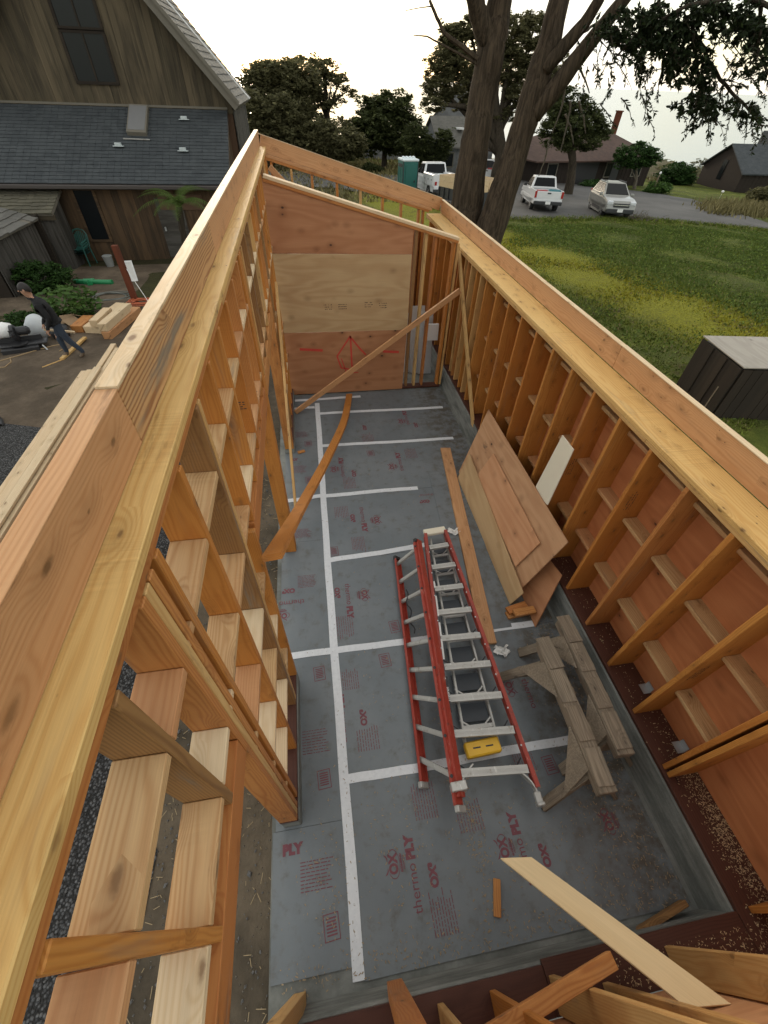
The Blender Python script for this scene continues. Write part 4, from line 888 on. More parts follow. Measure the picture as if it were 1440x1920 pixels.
planks(house, gable, 40, 'sidegrey', .03)
def sidehi(u): y = Y2+6*u; return Vector((-2.16, y, terr(-2, y)-.2)), Vector((-2.16, y, 3.75))
planks(house, sidehi, 18, 'shedwood', .03)
m = MB(); m.prism([(-10.7, Y2+.05, -1), (-2.2, Y2+.05, -1), (-2.2, Y2+.05, 3.73), (-6.46, Y2+.05, 8.36), (-10.7, Y2+.05, 3.73)], (0, 5.9, 0)); m.build('core_wall', 'interior', house)
# lean-to roof: courses of shingles (rows too fine to pick apart)
def courses(parent, A, B, C, D, rows, mat, t=.022, name='shingles', jag=.0):
    """A-B eave, D-C ridge"""
    A, B, C, D = map(Vector, (A, B, C, D)); n = (B-A).cross(D-A).normalized(); n = n if n.z > 0 else -n; mb = MB()
    for i in range(rows):
        v0, v1 = i/rows, (i+1.25)/rows; v1 = min(v1, 1.0); L, R = A.lerp(D, v0), B.lerp(C, v0); L1, R1 = A.lerp(D, v1), B.lerp(C, v1); nt_ = max(4, int((R-L).length/.22))
        for j in range(nt_):
            if random.random() < .02 and jag: continue
            a, b = j/nt_, (j+1)/nt_-.008/nt_*4; dv = (D-A).normalized()*random.uniform(-.012-jag, .004)
            h = n*(t+random.uniform(0, .006)); mb.add([L.lerp(R, a)+h+dv, L.lerp(R, b)+h+dv, L1.lerp(R1, b)+n*.006, L1.lerp(R1, a)+n*.006, L.lerp(R, a)+dv, L.lerp(R, b)+dv], [(0, 1, 2, 3), (4, 5, 1, 0), (4, 0, 3), (5, 2, 1)])
    o = mb.build(name, mat, parent, fix=False); o['kind'] = 'stuff'; return o
A, B, C, D = Vector((-13.0, YH-.45, 1.61)), Vector((-2.36, YH-.45, 1.61)), Vector((-2.36, Y2-.02, 3.34)), Vector((-13.0, Y2-.02, 3.34))
roof = slab('lean_to_roof', [A, B, C, D], .10, 'gutter', house, 0); courses(roof, A, B, C, D, 22, 'shingle')
m = MB(); m.box((-7.65, YH-.50, 1.53), (10.7, .09, .12)); m.build('gutter', 'gutter', roof, bevel=.02)
m = MB(); m.box((-7.65, Y2-.035, 3.39), (10.6, .05, .06)); m.build('flashing', 'trim', roof)
def on_roof(x, y, off=.0):
    n = (B-A).cross(D-A).normalized(); n = n if n.z > 0 else -n; p0 = A+n*(.03+off); d = Vector(ray((x, y))); o = Vector((0, 0, H)); return o+d*((p0-o).dot(n)/d.dot(n))
nr = (B-A).cross(D-A).normalized(); nr = nr if nr.z > 0 else -nr
c = [on_roof(*p, .12) for p in ((236, 246), (273, 248), (277, 196), (241, 194))]; skl = slab('skylight', c, .14, 'trim', roof, .01); ins = [p.lerp((c[0]+c[2])/2, .14)+nr*.008 for p in c]; MAT['skypane'] = plain('skylight_pane', (.20, .20, .20), .15, 0, .1); slab('pane', ins, .01, 'skypane', skl, 0)
m = MB(); p0, p1 = on_roof(231, 260, .02), on_roof(281, 262, .02); m.beam(p0, p1, .04, .02, nr); m.build('flashing_strip', 'alu', roof)
for p in ((345, 224), (222, 274), (343, 283)):
    q = on_roof(*p, .03); m = MB(); m.box(q, (.36, .10, .025)); m.box(q+Vector((0, .02, .05)), (.22, .09, .08)); MAT.setdefault('ventmetal', plain('vent_metal', (.50, .55, .55), .4, .3)); m.build('roof_vent', 'ventmetal', roof, bevel=.01)
# steep main roof with overhang and rake gutter
for s in (1, -1):
    e = Vector((-6.46+s*4.58, Y2-.55, 8.42-4.58*1.086+.05)); t_ = Vector((-6.46, Y2-.55, 8.47)); e2, t2 = e+Vector((0, 7, 0)), t_+Vector((0, 7, 0))
    o = slab('main_roof', [e, e2, t2, t_] if s > 0 else [e2, e, t_, t2], .20, 'trim', house, 0); courses(o, e if s > 0 else e2, e2 if s > 0 else e, t2 if s > 0 else t_, t_ if s > 0 else t2, 26, 'shingle_grey', .03)
    m = MB(); m.beam(e+Vector((s*.02, -.03, .06)), t_+Vector((0, -.03, .06)), .05, .10); m.build('rake_board', 'trim', o)
    m = MB(); off = Vector((s*.35, 1.2, .30)); m.tube([e+off+Vector((0, 0, -.15)), t_+Vector((0, 1.2, .18))], .025, 6); m.build('ridge_pipe', 'white', o)
# windows and doors
def pane_rect(x0, y0, x1, y1, Y, name='window', mat='glass', parent=house, fr='trim', mull=0, d=.05):
    a, b = ony(x0, y1, Y-.03), ony(x1, y0, Y-.03); X0, X1, Z0, Z1 = min(a.x, b.x), max(a.x, b.x), min(a.z, b.z), max(a.z, b.z)
    m = MB(); m.box(((X0+X1)/2, Y-.035, (Z0+Z1)/2), (X1-X0, .03, Z1-Z0)); w = m.build(name, mat, parent)
    f = .07
    for q, s in ((((X0+X1)/2, Z1+f/2), (X1-X0+2*f, f)), (((X0+X1)/2, Z0-f/2), (X1-X0+2*f, f)), ((X0-f/2, (Z0+Z1)/2), (f, Z1-Z0)), ((X1+f/2, (Z0+Z1)/2), (f, Z1-Z0))):
        m = MB(); m.box((q[0], Y-.045, q[1]), (s[0], d, s[1])); m.build('frame', fr, w)
    for i in range(mull): x = X0+(X1-X0)*(i+1)/(mull+1); m = MB(); m.box((x, Y-.052, (Z0+Z1)/2), (.04, .03, Z1-Z0)); m.build('mullion', fr, w)
    return w, X0, X1, Z0, Z1
w, X0, X1, Z0, Z1 = pane_rect(-30, 0, 0, 0, Y2) if False else (None,)*5
def pane_xz(X0, X1, Z0, Z1, Y, **k): a, b = proj((X0, Y-.03, Z0)), proj((X1, Y-.03, Z1)); return pane_rect(a[0], a[1], b[0], b[1], Y, **k)
for z0, z1 in ((3.97, 5.08), (5.22, 6.4)):
    X0, X1 = -7.2, -5.96; m = MB(); m.box(((X0+X1)/2, Y2-.05, (z0+z1)/2), (X1-X0, .03, z1-z0)); w = m.build('window', 'glass', house)
    for cx, cz, sx, sz in (((X0+X1)/2, z1+.04, X1-X0+.16, .08), ((X0+X1)/2, z0-.04, X1-X0+.16, .08), (X0-.05, (z0+z1)/2, .09, z1-z0), (X1+.05, (z0+z1)/2, .09, z1-z0), ((X0+X1)/2, (z0+z1)/2, .05, z1-z0)): m = MB(); m.box((cx, Y2-.07, cz), (sx, .05, sz)); m.build('frame', 'darkboards', w)
a = ony(137, 356, YH); b = ony(205, 448, YH); X0, X1, Z0, Z1 = a.x, ony(172, 357, YH).x, b.z, a.z
m = MB(); m.box(((X0+X1)/2, YH-.045, (Z0+Z1)/2), (X1-X0, .03, Z1-Z0)); w = m.build('window', 'glass', house)
for cx, cz, sx, sz in (((X0+X1)/2, Z1+.04, X1-X0+.18, .08), ((X0+X1)/2, Z0-.04, X1-X0+.18, .08), (X0-.05, (Z0+Z1)/2, .09, Z1-Z0), (X1+.05, (Z0+Z1)/2, .09, Z1-Z0)): m = MB(); m.box((cx, YH-.055, cz), (sx, .05, sz)); m.build('frame', 'sidebrown', w)
X0 = ony(300, 410, YH).x; m = MB(); m.box((X0+.45, YH-.045, .25), (.9, .04, 1.85)); dr = m.build('door', MAT['shedwood'], house); m = MB(); m.box((X0+.12, YH-.09, .25), (.05, .06, .12)); m.build('door_handle', 'steel', dr)
a = ony(285, 362, YH); m = MB(); m.box((a.x+.9, YH-.05, 1.05), (1.5, .05, .45)); m.build('window', 'interior', house)

# weathered board shed at the left edge
shed = empty('board_shed', (-8.6, 15, terr(-8.6, 15)), 0, 'grey weathered board shed with mossy shingle roof at the left edge', 'shed')
C1 = gh(106, 512); z1 = C1.z+hgt(C1, 412); q0 = onz(-10, 446, z1); q0 = C1+(q0-C1)*1.25
def shw(u): p = Vector((q0.x, q0.y, 0)).lerp(Vector((C1.x, C1.y, 0)), u); return Vector((p.x, p.y, terr(p.x, p.y)-.1)), Vector((p.x, p.y, z1))
planks(shed, shw, 26, 'shedwood', .03)
dw = Vector((C1.x-q0.x, C1.y-q0.y, 0)).normalized(); nw_ = Vector((-dw.y, dw.x, 0)); nw_ = nw_ if nw_.x < 0 else -nw_
m = MB(); m.prism([Vector((p.x, p.y, -1.2)) for p in (q0+nw_*.05, C1+nw_*.05, C1+nw_*3.4, q0+nw_*3.4)], (0, 0, z1+1.15)); m.build('core_wall', 'darkboards', shed)
A_, B_ = Vector((q0.x, q0.y, z1+.02))-nw_*.18, Vector((C1.x, C1.y, z1+.02))-nw_*.18+dw*.1; C_, D_2 = B_+nw_*3.6+Vector((0, 0, 1.0)), A_+nw_*3.6+Vector((0, 0, 1.0))
o = slab('shed_roof', [A_, B_, C_, D_2], .06, 'trim', shed, 0); courses(o, A_, B_, C_, D_2, 14, 'shingle_grey', .03, jag=.03)
m = MB(); m.box((C1.x+.10, C1.y+.12, (z1-.7)/2), (.14, .14, z1+.9)); m.build('corner_post', 'darkboards', shed)
C2 = gh(142, 505); z2 = C2.z+hgt(C2, 398)
def shw2(u): p = Vector((C1.x-.1, C1.y+.35, 0)).lerp(Vector((C2.x, C2.y, 0)), u); return Vector((p.x, p.y, terr(p.x, p.y)-.1)), Vector((p.x, p.y, z2))
planks(shed, shw2, 7, 'shedwood', .03)
def shw4(u): p = Vector((C2.x, C2.y+.9*u, 0)); return Vector((p.x, p.y, terr(p.x, p.y)-.1)), Vector((p.x, p.y, z2+.2*u))
planks(shed, shw4, 4, 'shedwood', .03)
Ye = C2.y-.18; A_, B_, C_, D_2 = Vector((C2.x-6, Ye, z2)), Vector((C2.x+.12, Ye, z2)), Vector((C2.x+.12, YH-.1, z2+.42)), Vector((C2.x-6, YH-.1, z2+.42))
o = slab('shed_roof', [A_, B_, C_, D_2], .07, 'trim', shed, 0); courses(o, A_, B_, C_, D_2, 7, 'mossroof', .035, jag=.05)
m = MB(); m.box((C2.x-.45, Ye+.05, z2-.12), (1.2, .05, .14)); m.build('fascia', 'sidegrey', shed)

# dark board shed on the right lawn
G = gh(1263, 722); zt = G.z+hgt(G, 632); A_ = onz(1322, 632, zt); B_ = onz(1396, 690, zt); uu = (B_-A_); L = uu.length; uu.normalize(); vv = Vector((-uu.y, uu.x, 0)); vv = vv if vv.x > 0 else -vv
rs_ = empty('utility_shed', (G.x, G.y, G.z), 0, 'dark board shed with a flat weathered plywood roof on the right lawn', 'shed')
def rsw(u): p = A_.lerp(B_, u); return Vector((p.x, p.y, terr(p.x, p.y)-.1)), Vector((p.x, p.y, zt-.03))
planks(rs_, rsw, 9, 'darkboards', .03)
def rsw2(u): p = B_+vv*2.6*u; return Vector((p.x, p.y, terr(p.x, p.y)-.1)), Vector((p.x, p.y, zt-.03))
planks(rs_, rsw2, 14, 'darkboards', .03)
m = MB(); m.prism([Vector((q.x, q.y, -.6)) for q in (A_+uu*.04+vv*.04, B_-uu*.04+vv*.04, B_-uu*.04+vv*2.5, A_+uu*.04+vv*2.5)], (0, 0, zt+.54)); m.build('core_wall', 'black', rs_)
MAT['plygrey'] = plywood('weathered_plywood', (.36, .33, .28), (.25, .225, .19), 50, .2, .25)
e = .03; slab('roof_sheet', [A_-uu*e-vv*e, B_+uu*e-vv*e, B_+uu*e+vv*2.6, A_-uu*e+vv*2.6][::-1] if False else [A_-uu*e-vv*e+Vector((0, 0, .02)), B_+uu*e-vv*e+Vector((0, 0, .02)), B_+uu*e+vv*1.25+Vector((0, 0, .02)), A_-uu*e+vv*1.25+Vector((0, 0, .02))], .02, 'plygrey', rs_)
slab('roof_sheet', [A_-uu*e+vv*1.255+Vector((0, 0, .02)), B_+uu*e+vv*1.255+Vector((0, 0, .02)), B_+uu*e+vv*2.6+Vector((0, 0, .02)), A_-uu*e+vv*2.6+Vector((0, 0, .02))], .02, 'plygrey', rs_)
m = MB(); q = gh(1318, 770); tag(board('stake', q-Vector((0, 0, .1)), q+Vector((0, 0, .55)), .04, .03, (0, 1, 0), 'trim' if False else 'horse'), 'thin wooden stake standing beside the dark shed', 'stake')

# ---- things in the yard
# stacked green garden chairs
MAT['green'] = plain('green_plastic', (.028, .105, .088), .4, 0, .1); MAT['greenpipe'] = plain('green_pipe', (.015, .21, .075), .35, 0, .08)
P = gh(163, 497); ch = empty('garden_chairs', P, R_(-8), 'stack of green plastic garden chairs by the old house wall', 'chairs')
def T(p): return MW[ch.name] @ Vector(p)
for k in range(3):
    z = .07*k; m = MB()
    for sx in (-1, 1):
        m.tube([T((sx*.26, -.26, .0+z*.3)), T((sx*.24, -.22, .40+z))], .022, 6); m.tube([T((sx*.26, .26, 0+z*.3)), T((sx*.24, .20, .42+z))], .022, 6)
    m.build('leg', 'green', ch); m = MB()
    m.sheet(lambda u, v: T(((u-.5)*.46, (v-.5)*.46, .40+z-.03*math.sin(v*3.1)-.01*math.cos((u-.5)*6))), 6, 6); m.build('seat', 'green', ch, smooth=True, fix=False)
    for sx in (-1, 1):
        m = MB(); m.tube([T((sx*.25, -.24, .60+z)), T((sx*.29, 0, .63+z)), T((sx*.25, .24, .64+z))], .022, 6); m.tube([T((sx*.25, -.23, .40+z)), T((sx*.25, -.24, .60+z))], .02, 6); m.build('armrest', 'green', ch)
m = MB(); z = .14
for i in range(7): x = (i-3)*.065; m.beam(T((x, .22, .42+z)), T((x*.95, .34, .86+z-.02*abs(i-3)**1.6)), .036, .008, T((0, -1, .2))-T((0, 0, 0)))
m.build('backrest', 'green', ch); m = MB(); m.tube([T((-.25, .23, .42+z)), T((-.25, .32, .75+z)), T((-.17, .35, .87+z)), T((0, .36, .91+z)), T((.17, .35, .87+z)), T((.25, .32, .75+z)), T((.25, .23, .42+z))], .022, 6); m.build('back_frame', 'green', ch)
# buckets and a white frame
MAT['bucket'] = plain('bucket_plastic', (.24, .25, .24), .5)
for (x, y), lab in (((208, 500), 'grey plastic bucket on the ground beside the garden chairs'), ((241, 478), 'grey plastic bucket against the old house wall')):
    P = gh(x, y); b_ = empty('bucket', P, 0, lab, 'bucket', 'buckets by the old house'); m = MB(); m.lathe(P, [(.12, 0), (.15, .30), (.16, .31), (.16, .33), (.145, .33), (.115, .02)], 18); m.build('tub', 'bucket', b_); m = MB(); m.lathe(P+Vector((0, 0, .332)), [(.165, 0), (.165, .02), (.14, .03)], 18); m.build('lid', 'bucket', b_)
P = gh(252, 528); fr_ = empty('leaning_board', P, R_(12), 'small white framed board leaning by the red post', 'board'); Tm = MW[fr_.name] @ Matrix.Rotation(R_(-14), 4, 'X')
m = MB()
for c_, s_ in (((0, 0, .03), (.24, .03, .05)), ((0, 0, .57), (.24, .03, .05)), ((-.10, 0, .3), (.04, .03, .5)), ((.10, 0, .3), (.04, .03, .5))): m.box(c_, s_)
m.v = [tuple(Tm @ Vector(q)) for q in m.v]; m.build('surround', 'white', fr_); m = MB(); m.box((0, .005, .3), (.17, .008, .5)); m.v = [tuple(Tm @ Vector(q)) for q in m.v]; m.build('panel', 'paper', fr_)
# red-brown post with a guy line
P = gh(256, 570); h = hgt(P, 460); MAT['redpost'] = siding('red_post', (.155, .048, .026), (.12, .038, .02), .3)
tag(board('timber_post', P-Vector((0, 0, .2)), P+Vector((0, 0, h)), .15, .13, (0, 1, 0), 'redpost'), 'red-brown timber post standing in the yard', 'post')
m = MB(); m.tube([P+Vector((.08, 0, h*.62)), gh(300, 600)+Vector((0, 0, .05))], .008, 5); tag(m.build('guy_line', 'paper'), 'pale guy line running from the red-brown post', 'line')
# green pipe
a, b = gh(142, 532)+Vector((0, 0, .06)), gh(212, 533)+Vector((0, 0, .06)); gp_ = empty('green_pipe', a, 0, 'bright green drain pipe lying on the ground', 'pipe'); m = MB(); m.tube([a, b], .075, 14); m.build('pipe', 'greenpipe', gp_, smooth=False)
q = a.lerp(b, .40); m = MB(); m.tube([q-Vector((.16, 0, 0)), q+Vector((.16, 0, 0))], .10, 14); m.build('coupling', 'greenpipe', gp_)
m = MB(); m.tube([q, q+Vector((.08, -.22, .0))], .08, 12); m.build('branch', 'greenpipe', gp_)
# hoses and cords
MAT['hose'] = plain('grey_hose', (.14, .15, .13), .6); MAT['orange'] = plain('orange_cord', (.42, .10, .035), .5); MAT['tancord'] = plain('tan_cord', (.32, .22, .11), .6)
def coil(name, C, r0, n, mat, lab, rad=.012, turns=5, fl_=.75, cat='hose'):
    m = MB(); pts = []
    for i in range(n*turns):
        t = i/n*2*math.pi; r = r0*(1+.18*math.sin(t*.37+1)+random.uniform(-.02, .02)); pts.append(C+Vector((r*math.cos(t)*1.25+.05*math.sin(t*.21), r*math.sin(t)*fl_+.06*math.cos(t*.17), .02+.004*i/n+.012*math.sin(t*1.7))))
    m.tube(pts, rad, 5); return tag(m.build(name, mat, smooth=True), lab, cat)
coil('garden_hose', gh(208, 558), .45, 22, 'hose', 'coiled grey garden hose on the ground beyond the timbers'); coil('cord_coil', gh(266, 575)+Vector((0, 0, .1)), .24, 18, 'orange', 'orange extension cord coiled next to the timber stack', .014, 7, .8, 'cord')
coil('cable_coil', gh(275, 596), .18, 16, 'black', 'black cable bundle below the orange cord', .02, 5, .8, 'cord')
pts = [gh(*p)+Vector((0, 0, .02)) for p in ((-20, 684), (20, 673), (60, 661), (100, 650), (122, 646), (121, 655), (112, 660))]; m = MB(); m.tube(pts, .013, 5); tag(m.build('air_hose', 'tancord', smooth=True), 'tan air hose trailing across the dirt to the saw', 'hose')
pts = [gh(*p)+Vector((0, 0, .02)) for p in ((-15, 692), (10, 690), (22, 680), (20, 672))]; m = MB(); m.tube(pts, .012, 5); tag(m.build('air_hose', 'tancord', smooth=True), 'short loop of tan hose at the left edge', 'hose')
# stack of big timbers
P0 = gh(195, 640)
def px_board(name, a, b, za, w, t, mat, lab, group=None): A2, B2 = gh(*a)+Vector((0, 0, za)), gh(*b)+Vector((0, 0, za)); B2.z = A2.z; o = tag(board(name, A2, B2, w, t, (0, 0, 1), mat, None, .006), lab, 'timber', group); return o
px_board('timber_beam', (203, 637), (262, 592), .09, .20, .18, 'pinkfir', 'lower thick timber at the front of the beam stack', 'stack of cut timbers')
px_board('timber_beam', (176, 626), (238, 584), .09, .42, .17, 'pale', 'wide low timber at the back of the beam stack', 'stack of cut timbers')
px_board('timber_beam', (202, 636), (246, 600), .275, .20, .18, 'pale', 'upper thick timber on top of the front beam', 'stack of cut timbers')
px_board('timber_beam', (186, 628), (213, 605), .27, .20, .17, 'pale', 'short timber block on top of the wide beam', 'stack of cut timbers')
px_board('timber_beam', (148, 625), (172, 606), .10, .28, .16, 'fir', 'short loose timber left of the beam stack', 'stack of cut timbers')
px_board('timber_stick', (117, 676), (162, 638), .03, .09, .05, 'plate', 'pale short stud lying on the dirt by the worker', None); px_board('timber_stick', (80, 690), (118, 676), .015, .03, .02, 'plate', 'thin pale stick lying on the dirt', None)
P = gh(132, 608); cb_ = empty('cardboard_scraps', P, 0, 'torn cardboard box scraps beside the timbers', 'cardboard'); MAT['card'] = plain('cardboard', (.27, .18, .10), .8)
for i, (dx, dy, r, tl) in enumerate(((0, 0, .3, .5), (.3, .12, -.4, -.6), (.15, -.15, .9, .3))): m = MB(); m.box(P+Vector((dx, dy, .14)), (.34, .26, .012), (Matrix.Rotation(r, 3, 'Z') @ Matrix.Rotation(tl, 3, 'X'))); m.build('flap', 'card', cb_)
# chop saw and tool bags
P = gh(45, 655); sw = empty('mitre_saw', P, R_(15), 'black mitre saw with a white dust bag on the dirt', 'saw'); Tm = MW[sw.name]
def swp(n, mat, f, **k): m = MB(); f(m); m.v = [tuple(Tm @ Vector(q)) for q in m.v]; return m.build(n, mat, sw, **k)
swp('base', 'black', lambda m: (m.box((0, 0, .06), (.75, .5, .12)), m.box((0, 0, .14), (1.1, .28, .04))), bevel=.015)
swp('fence', 'black', lambda m: m.box((0, .1, .21), (.9, .03, .10))); swp('turntable', 'black', lambda m: m.lathe((0, -.05, .16), [(.18, 0), (.18, .02)], 18))
swp('blade_guard', 'black', lambda m: m.lathe((.0, .02, .38), [(.17, -.035), (.17, .035)], 20, 'X')); swp('motor', 'black', lambda m: m.lathe((.06, .05, .40), [(.09, 0), (.09, .2), (.06, .24)], 14, 'X'), smooth=False)
swp('handle', 'black', lambda m: m.tube([(0, -.12, .48), (0, -.26, .52), (0, -.32, .44), (0, -.2, .40)], .022, 7))
swp('dust_bag', 'white', lambda m: m.lathe((-.22, .15, .42), [(.03, -.22), (.15, -.12), (.17, .05), (.13, .18), (.04, .24)], 14, 'X'), smooth=True)
swp('leg', 'steel', lambda m: m.tube([(-.45, -.2, .12), (-.55, -.3, -.03)], .018, 6)); swp('leg', 'steel', lambda m: m.tube([(.45, -.2, .12), (.55, -.3, -.03)], .018, 6))
P = gh(90, 632); MAT['bagcloth'] = plain('white_sack', (.50, .53, .54), .7, 0, .12)
m = MB(); m.lathe(P+Vector((-.15, .1, .0)), [(.20, 0), (.27, .10), (.26, .32), (.17, .44), (.07, .47)], 14); m.v = [(q[0]+.03*math.sin(q[2]*14+q[1]*5), q[1], q[2]+.03*math.sin(q[0]*11)) for q in m.v]; tag(m.build('sack', 'bagcloth', smooth=True), 'bulging white sack beside the mitre saw', 'sack')
m = MB(); m.lathe(P+Vector((.35, -.05, .0)), [(.18, 0), (.22, .14), (.20, .26), (.08, .30)], 12); tag(m.build('tool_bag', 'black', smooth=True), 'black tool bag on the dirt beside the white sack', 'tool bag')
# dark boot at the left edge
P = gh(2, 795); bt = empty('work_boot', P, R_(-60), 'dark work boot just inside the left edge', 'boot'); Tm = MW[bt.name]; m = MB()
m.sheet(lambda u, v: Tm @ Vector((.16-.32*u, (.055-.02*abs(u-.4))*math.cos(v*math.pi), .03+(.05+.09*max(0, u-.45)*2)*math.sin(v*math.pi))), 10, 8); m.build('upper', 'black', bt, smooth=True, fix=False)
m = MB(); m.box((0, 0, .015), (.32, .11, .03)); m.v = [tuple(Tm @ Vector(q)) for q in m.v]; m.build('sole', 'gutter', bt, bevel=.01)
# long boards stacked outside the tall wall
ls = empty('lumber_stack', (-3.9, 6, terr(-3.9, 6)), 0, 'stack of long pale boards on the gravel outside the left wall', 'lumber'); zg = .02
for i, (x0, x1, y1, z0, z1, mt) in enumerate(((-4.22, -3.52, 8.0, -.08, .10, 'pine'), (-4.22, -3.52, 8.2, .103, .28, 'pine'), (-4.20, -4.00, 8.05, .283, .42, 'pale'), (-3.99, -3.80, 8.75, .283, .42, 'pale'), (-3.79, -3.55, 8.2, .283, .40, 'pinkfir'),
        (-4.20, -4.02, 7.85, .423, .50, 'pale'), (-3.995, -3.90, 8.95, .423, .50, 'pale'), (-3.885, -3.82, 8.80, .423, .48, 'pale'), (-3.80, -3.66, 8.25, .403, .45, 'pinkfir'), (-3.98, -3.86, 7.9, .503, .54, 'pale'), (-3.78, -3.70, 7.6, .453, .475, 'pinkfir'), (-3.765, -3.73, 7.3, .478, .492, 'redpost'))):
    bd(ls, 'board', 1.6+.1*(i % 4), y1, z0, z1, mt, x0, x1)
# ------------------------------------------------------------------ person
def person():
    P = gh(150, 668)+Vector((-.92, -.30, 0)).normalized()*.14; r = empty('person', P, 0, 'worker in a black jacket and jeans leaning forward, walking past the timbers', 'person')
    fw = Vector((-.92, -.30, 0)).normalized() ; rt = Vector((fw.y, -fw.x, 0)); up = Vector((0, 0, 1))
    def Q(f, s, z): return P+(fw*f*.85+rt*s+up*z)*.88
    V = [(Q(-.02, 0, .88), .135), (Q(.02, 0, 1.03), .145), (Q(.10, 0, 1.22), .165), (Q(.16, 0, 1.39), .15), (Q(.20, 0, 1.48), .065), (Q(.25, 0, 1.55), .072), (Q(.29, 0, 1.64), .098), (Q(.285, 0, 1.73), .085),
         (Q(-.02, .10, .82), .095), (Q(.12, .11, .47), .070), (Q(.10, .11, .10), .048), (Q(.20, .11, .035), .042), (Q(.28, .12, .03), .03),
         (Q(-.02, -.10, .82), .095), (Q(-.12, -.10, .47), .070), (Q(-.34, -.10, .16), .048), (Q(-.28, -.10, .05), .042), (Q(-.19, -.10, .03), .03),
         (Q(.14, .19, 1.38), .068), (Q(.12, .25, 1.08), .052), (Q(.30, .22, .86), .038), (Q(.34, .21, .78), .032),
         (Q(.14, -.19, 1.38), .068), (Q(.02, -.25, 1.09), .052), (Q(.18, -.23, .86), .038), (Q(.22, -.22, .78), .032)]
    Ed = [(0, 1), (1, 2), (2, 3), (3, 4), (4, 5), (5, 6), (6, 7), (0, 8), (8, 9), (9, 10), (10, 11), (11, 12), (0, 13), (13, 14), (14, 15), (15, 16), (16, 17), (3, 18), (18, 19), (19, 20), (20, 21), (3, 22), (22, 23), (23, 24), (24, 25)]
    for h0, sd in ((21, 1), (25, -1)):
        b = V[h0][0]
        for j in range(5):
            off = rt*(.024*(j-1.5))*1.0; L = (.075, .085, .08, .065)[j] if j < 4 else .05
            if j == 4: off = fw*.035-rt*sd*.02
            k0 = len(V); V.append((b+off-up*.02, .009)); V.append((b+off-up*(.02+L*.5)+fw*.012, .0085)); V.append((b+off-up*(.02+L*.85)+fw*.0-fw*.012, .0075)); Ed += [(h0, k0), (k0, k0+1), (k0+1, k0+2)]
    me = bpy.data.meshes.new('body'); me.from_pydata([tuple(MW[r.name].inverted() @ v) for v, _ in V], Ed, []); o = bpy.data.objects.new('tmp', me); COL.objects.link(o)
    o.modifiers.new('s', 'SKIN'); sv = me.skin_vertices[0].data
    for i, (_, q) in enumerate(V): sv[i].radius = (q, q); sv[i].use_root = (i == 0)
    ss = o.modifiers.new('b', 'SUBSURF'); ss.levels = 2; ss.render_levels = 2
    dg = bpy.context.evaluated_depsgraph_get(); dg.update(); m2 = bpy.data.meshes.new_from_object(o.evaluated_get(dg)); bpy.data.objects.remove(o)
    MAT['skin'] = plain('skin', (.40, .22, .14), .5, 0, .08); MAT['jacket'] = plain('black_cloth', (.007, .007, .008), .85, 0, .3, 12); MAT['jeans'] = plain('denim', (.030, .042, .062), .85, 0, .3, 14); MAT['boots'] = plain('tan_boot', (.14, .10, .065), .7); MAT['hair'] = plain('dark_hair', (.014, .010, .008), .6)
    m2.materials.clear()
    for q in ('jacket', 'jeans', 'skin', 'boots'): m2.materials.append(MAT[q])
    for p in m2.polygons:
        c = p.center/.88; f = c.dot(fw)/.85; z = c.z
        head = z > 1.50 and f > .16; hand = .5 < z < .82 and f > .155
        p.material_index = 2 if head or hand else (3 if z < .13 else (1 if z < .90 and not (f > .12 and z > .78) else 0)); p.use_smooth = True
    bo = bpy.data.objects.new('body', m2); link(bo, r, MW[r.name])
    # face, hair, clothing edges
    Hc = Q(.29, 0, 1.67)
    def ell(c, a, n=(10, 8), cut=None):
        m = MB(); m.sheet(lambda u, v: c+fw*(a[0]*math.cos(u*6.2832)*math.sin(v*math.pi))+rt*(a[1]*math.sin(u*6.2832)*math.sin(v*math.pi))+up*(a[2]*math.cos(v*(cut or math.pi))), *n); return m
    m = MB(); m.sheet(lambda u, v: Hc-fw*.012+up*.018+fw*(.112*math.cos(u*6.2832)*math.sin(v*1.75))+rt*(.100*math.sin(u*6.2832)*math.sin(v*1.75))+up*(.115*math.cos(v*1.75)-.05*max(0, -math.cos(u*6.2832))*v), 16, 8); m.build('hair', 'hair', r, smooth=True, fix=False)
    m = MB(); m.add([Hc+fw*.098+up*.01, Hc+fw*.09-up*.03+rt*.016, Hc+fw*.09-up*.03-rt*.016, Hc+fw*.122-up*.028], [(0, 1, 3), (0, 3, 2), (1, 2, 3), (0, 2, 1)]); m.build('nose', 'skin', r)
    for s in (-1, 1): ell(Hc+fw*.092+rt*s*.034+up*.012, (.008, .012, .008)).build('eye', 'black', r, fix=False); ell(Hc+rt*s*.098-up*.005, (.022, .01, .032)).build('ear', 'skin', r, smooth=True, fix=False)
    m = MB(); m.beam(Hc+fw*.096-up*.055-rt*.022, Hc+fw*.096-up*.055+rt*.022, .008, .008); m.build('mouth', 'interior', r)
    m = MB(); pts = [Q(.19+.02*math.cos(t), .0, 1.47)+rt*.085*math.sin(t)+fw*.075*math.cos(t)+up*.02*math.cos(t) for t in [i*.5236 for i in range(13)]]; m.tube(pts, .022, 6); m.build('collar', 'jacket', r)
    m = MB(); pts = [Q(.03, 0, .90)+rt*.165*math.sin(t)+fw*.15*math.cos(t)-up*.03*math.cos(t) for t in [i*.5236 for i in range(13)]]; m.tube(pts, .03, 6); m.build('jacket_hem', 'jacket', r)
    # carried stick
    a, b = Q(.38, .19, .70), Q(-.30, .34, .48); tag(board('timber_stick', a, b, .07, .035, (0, 0, 1), 'pale'), 'short pale stick carried low by the walking worker', 'timber')
person()
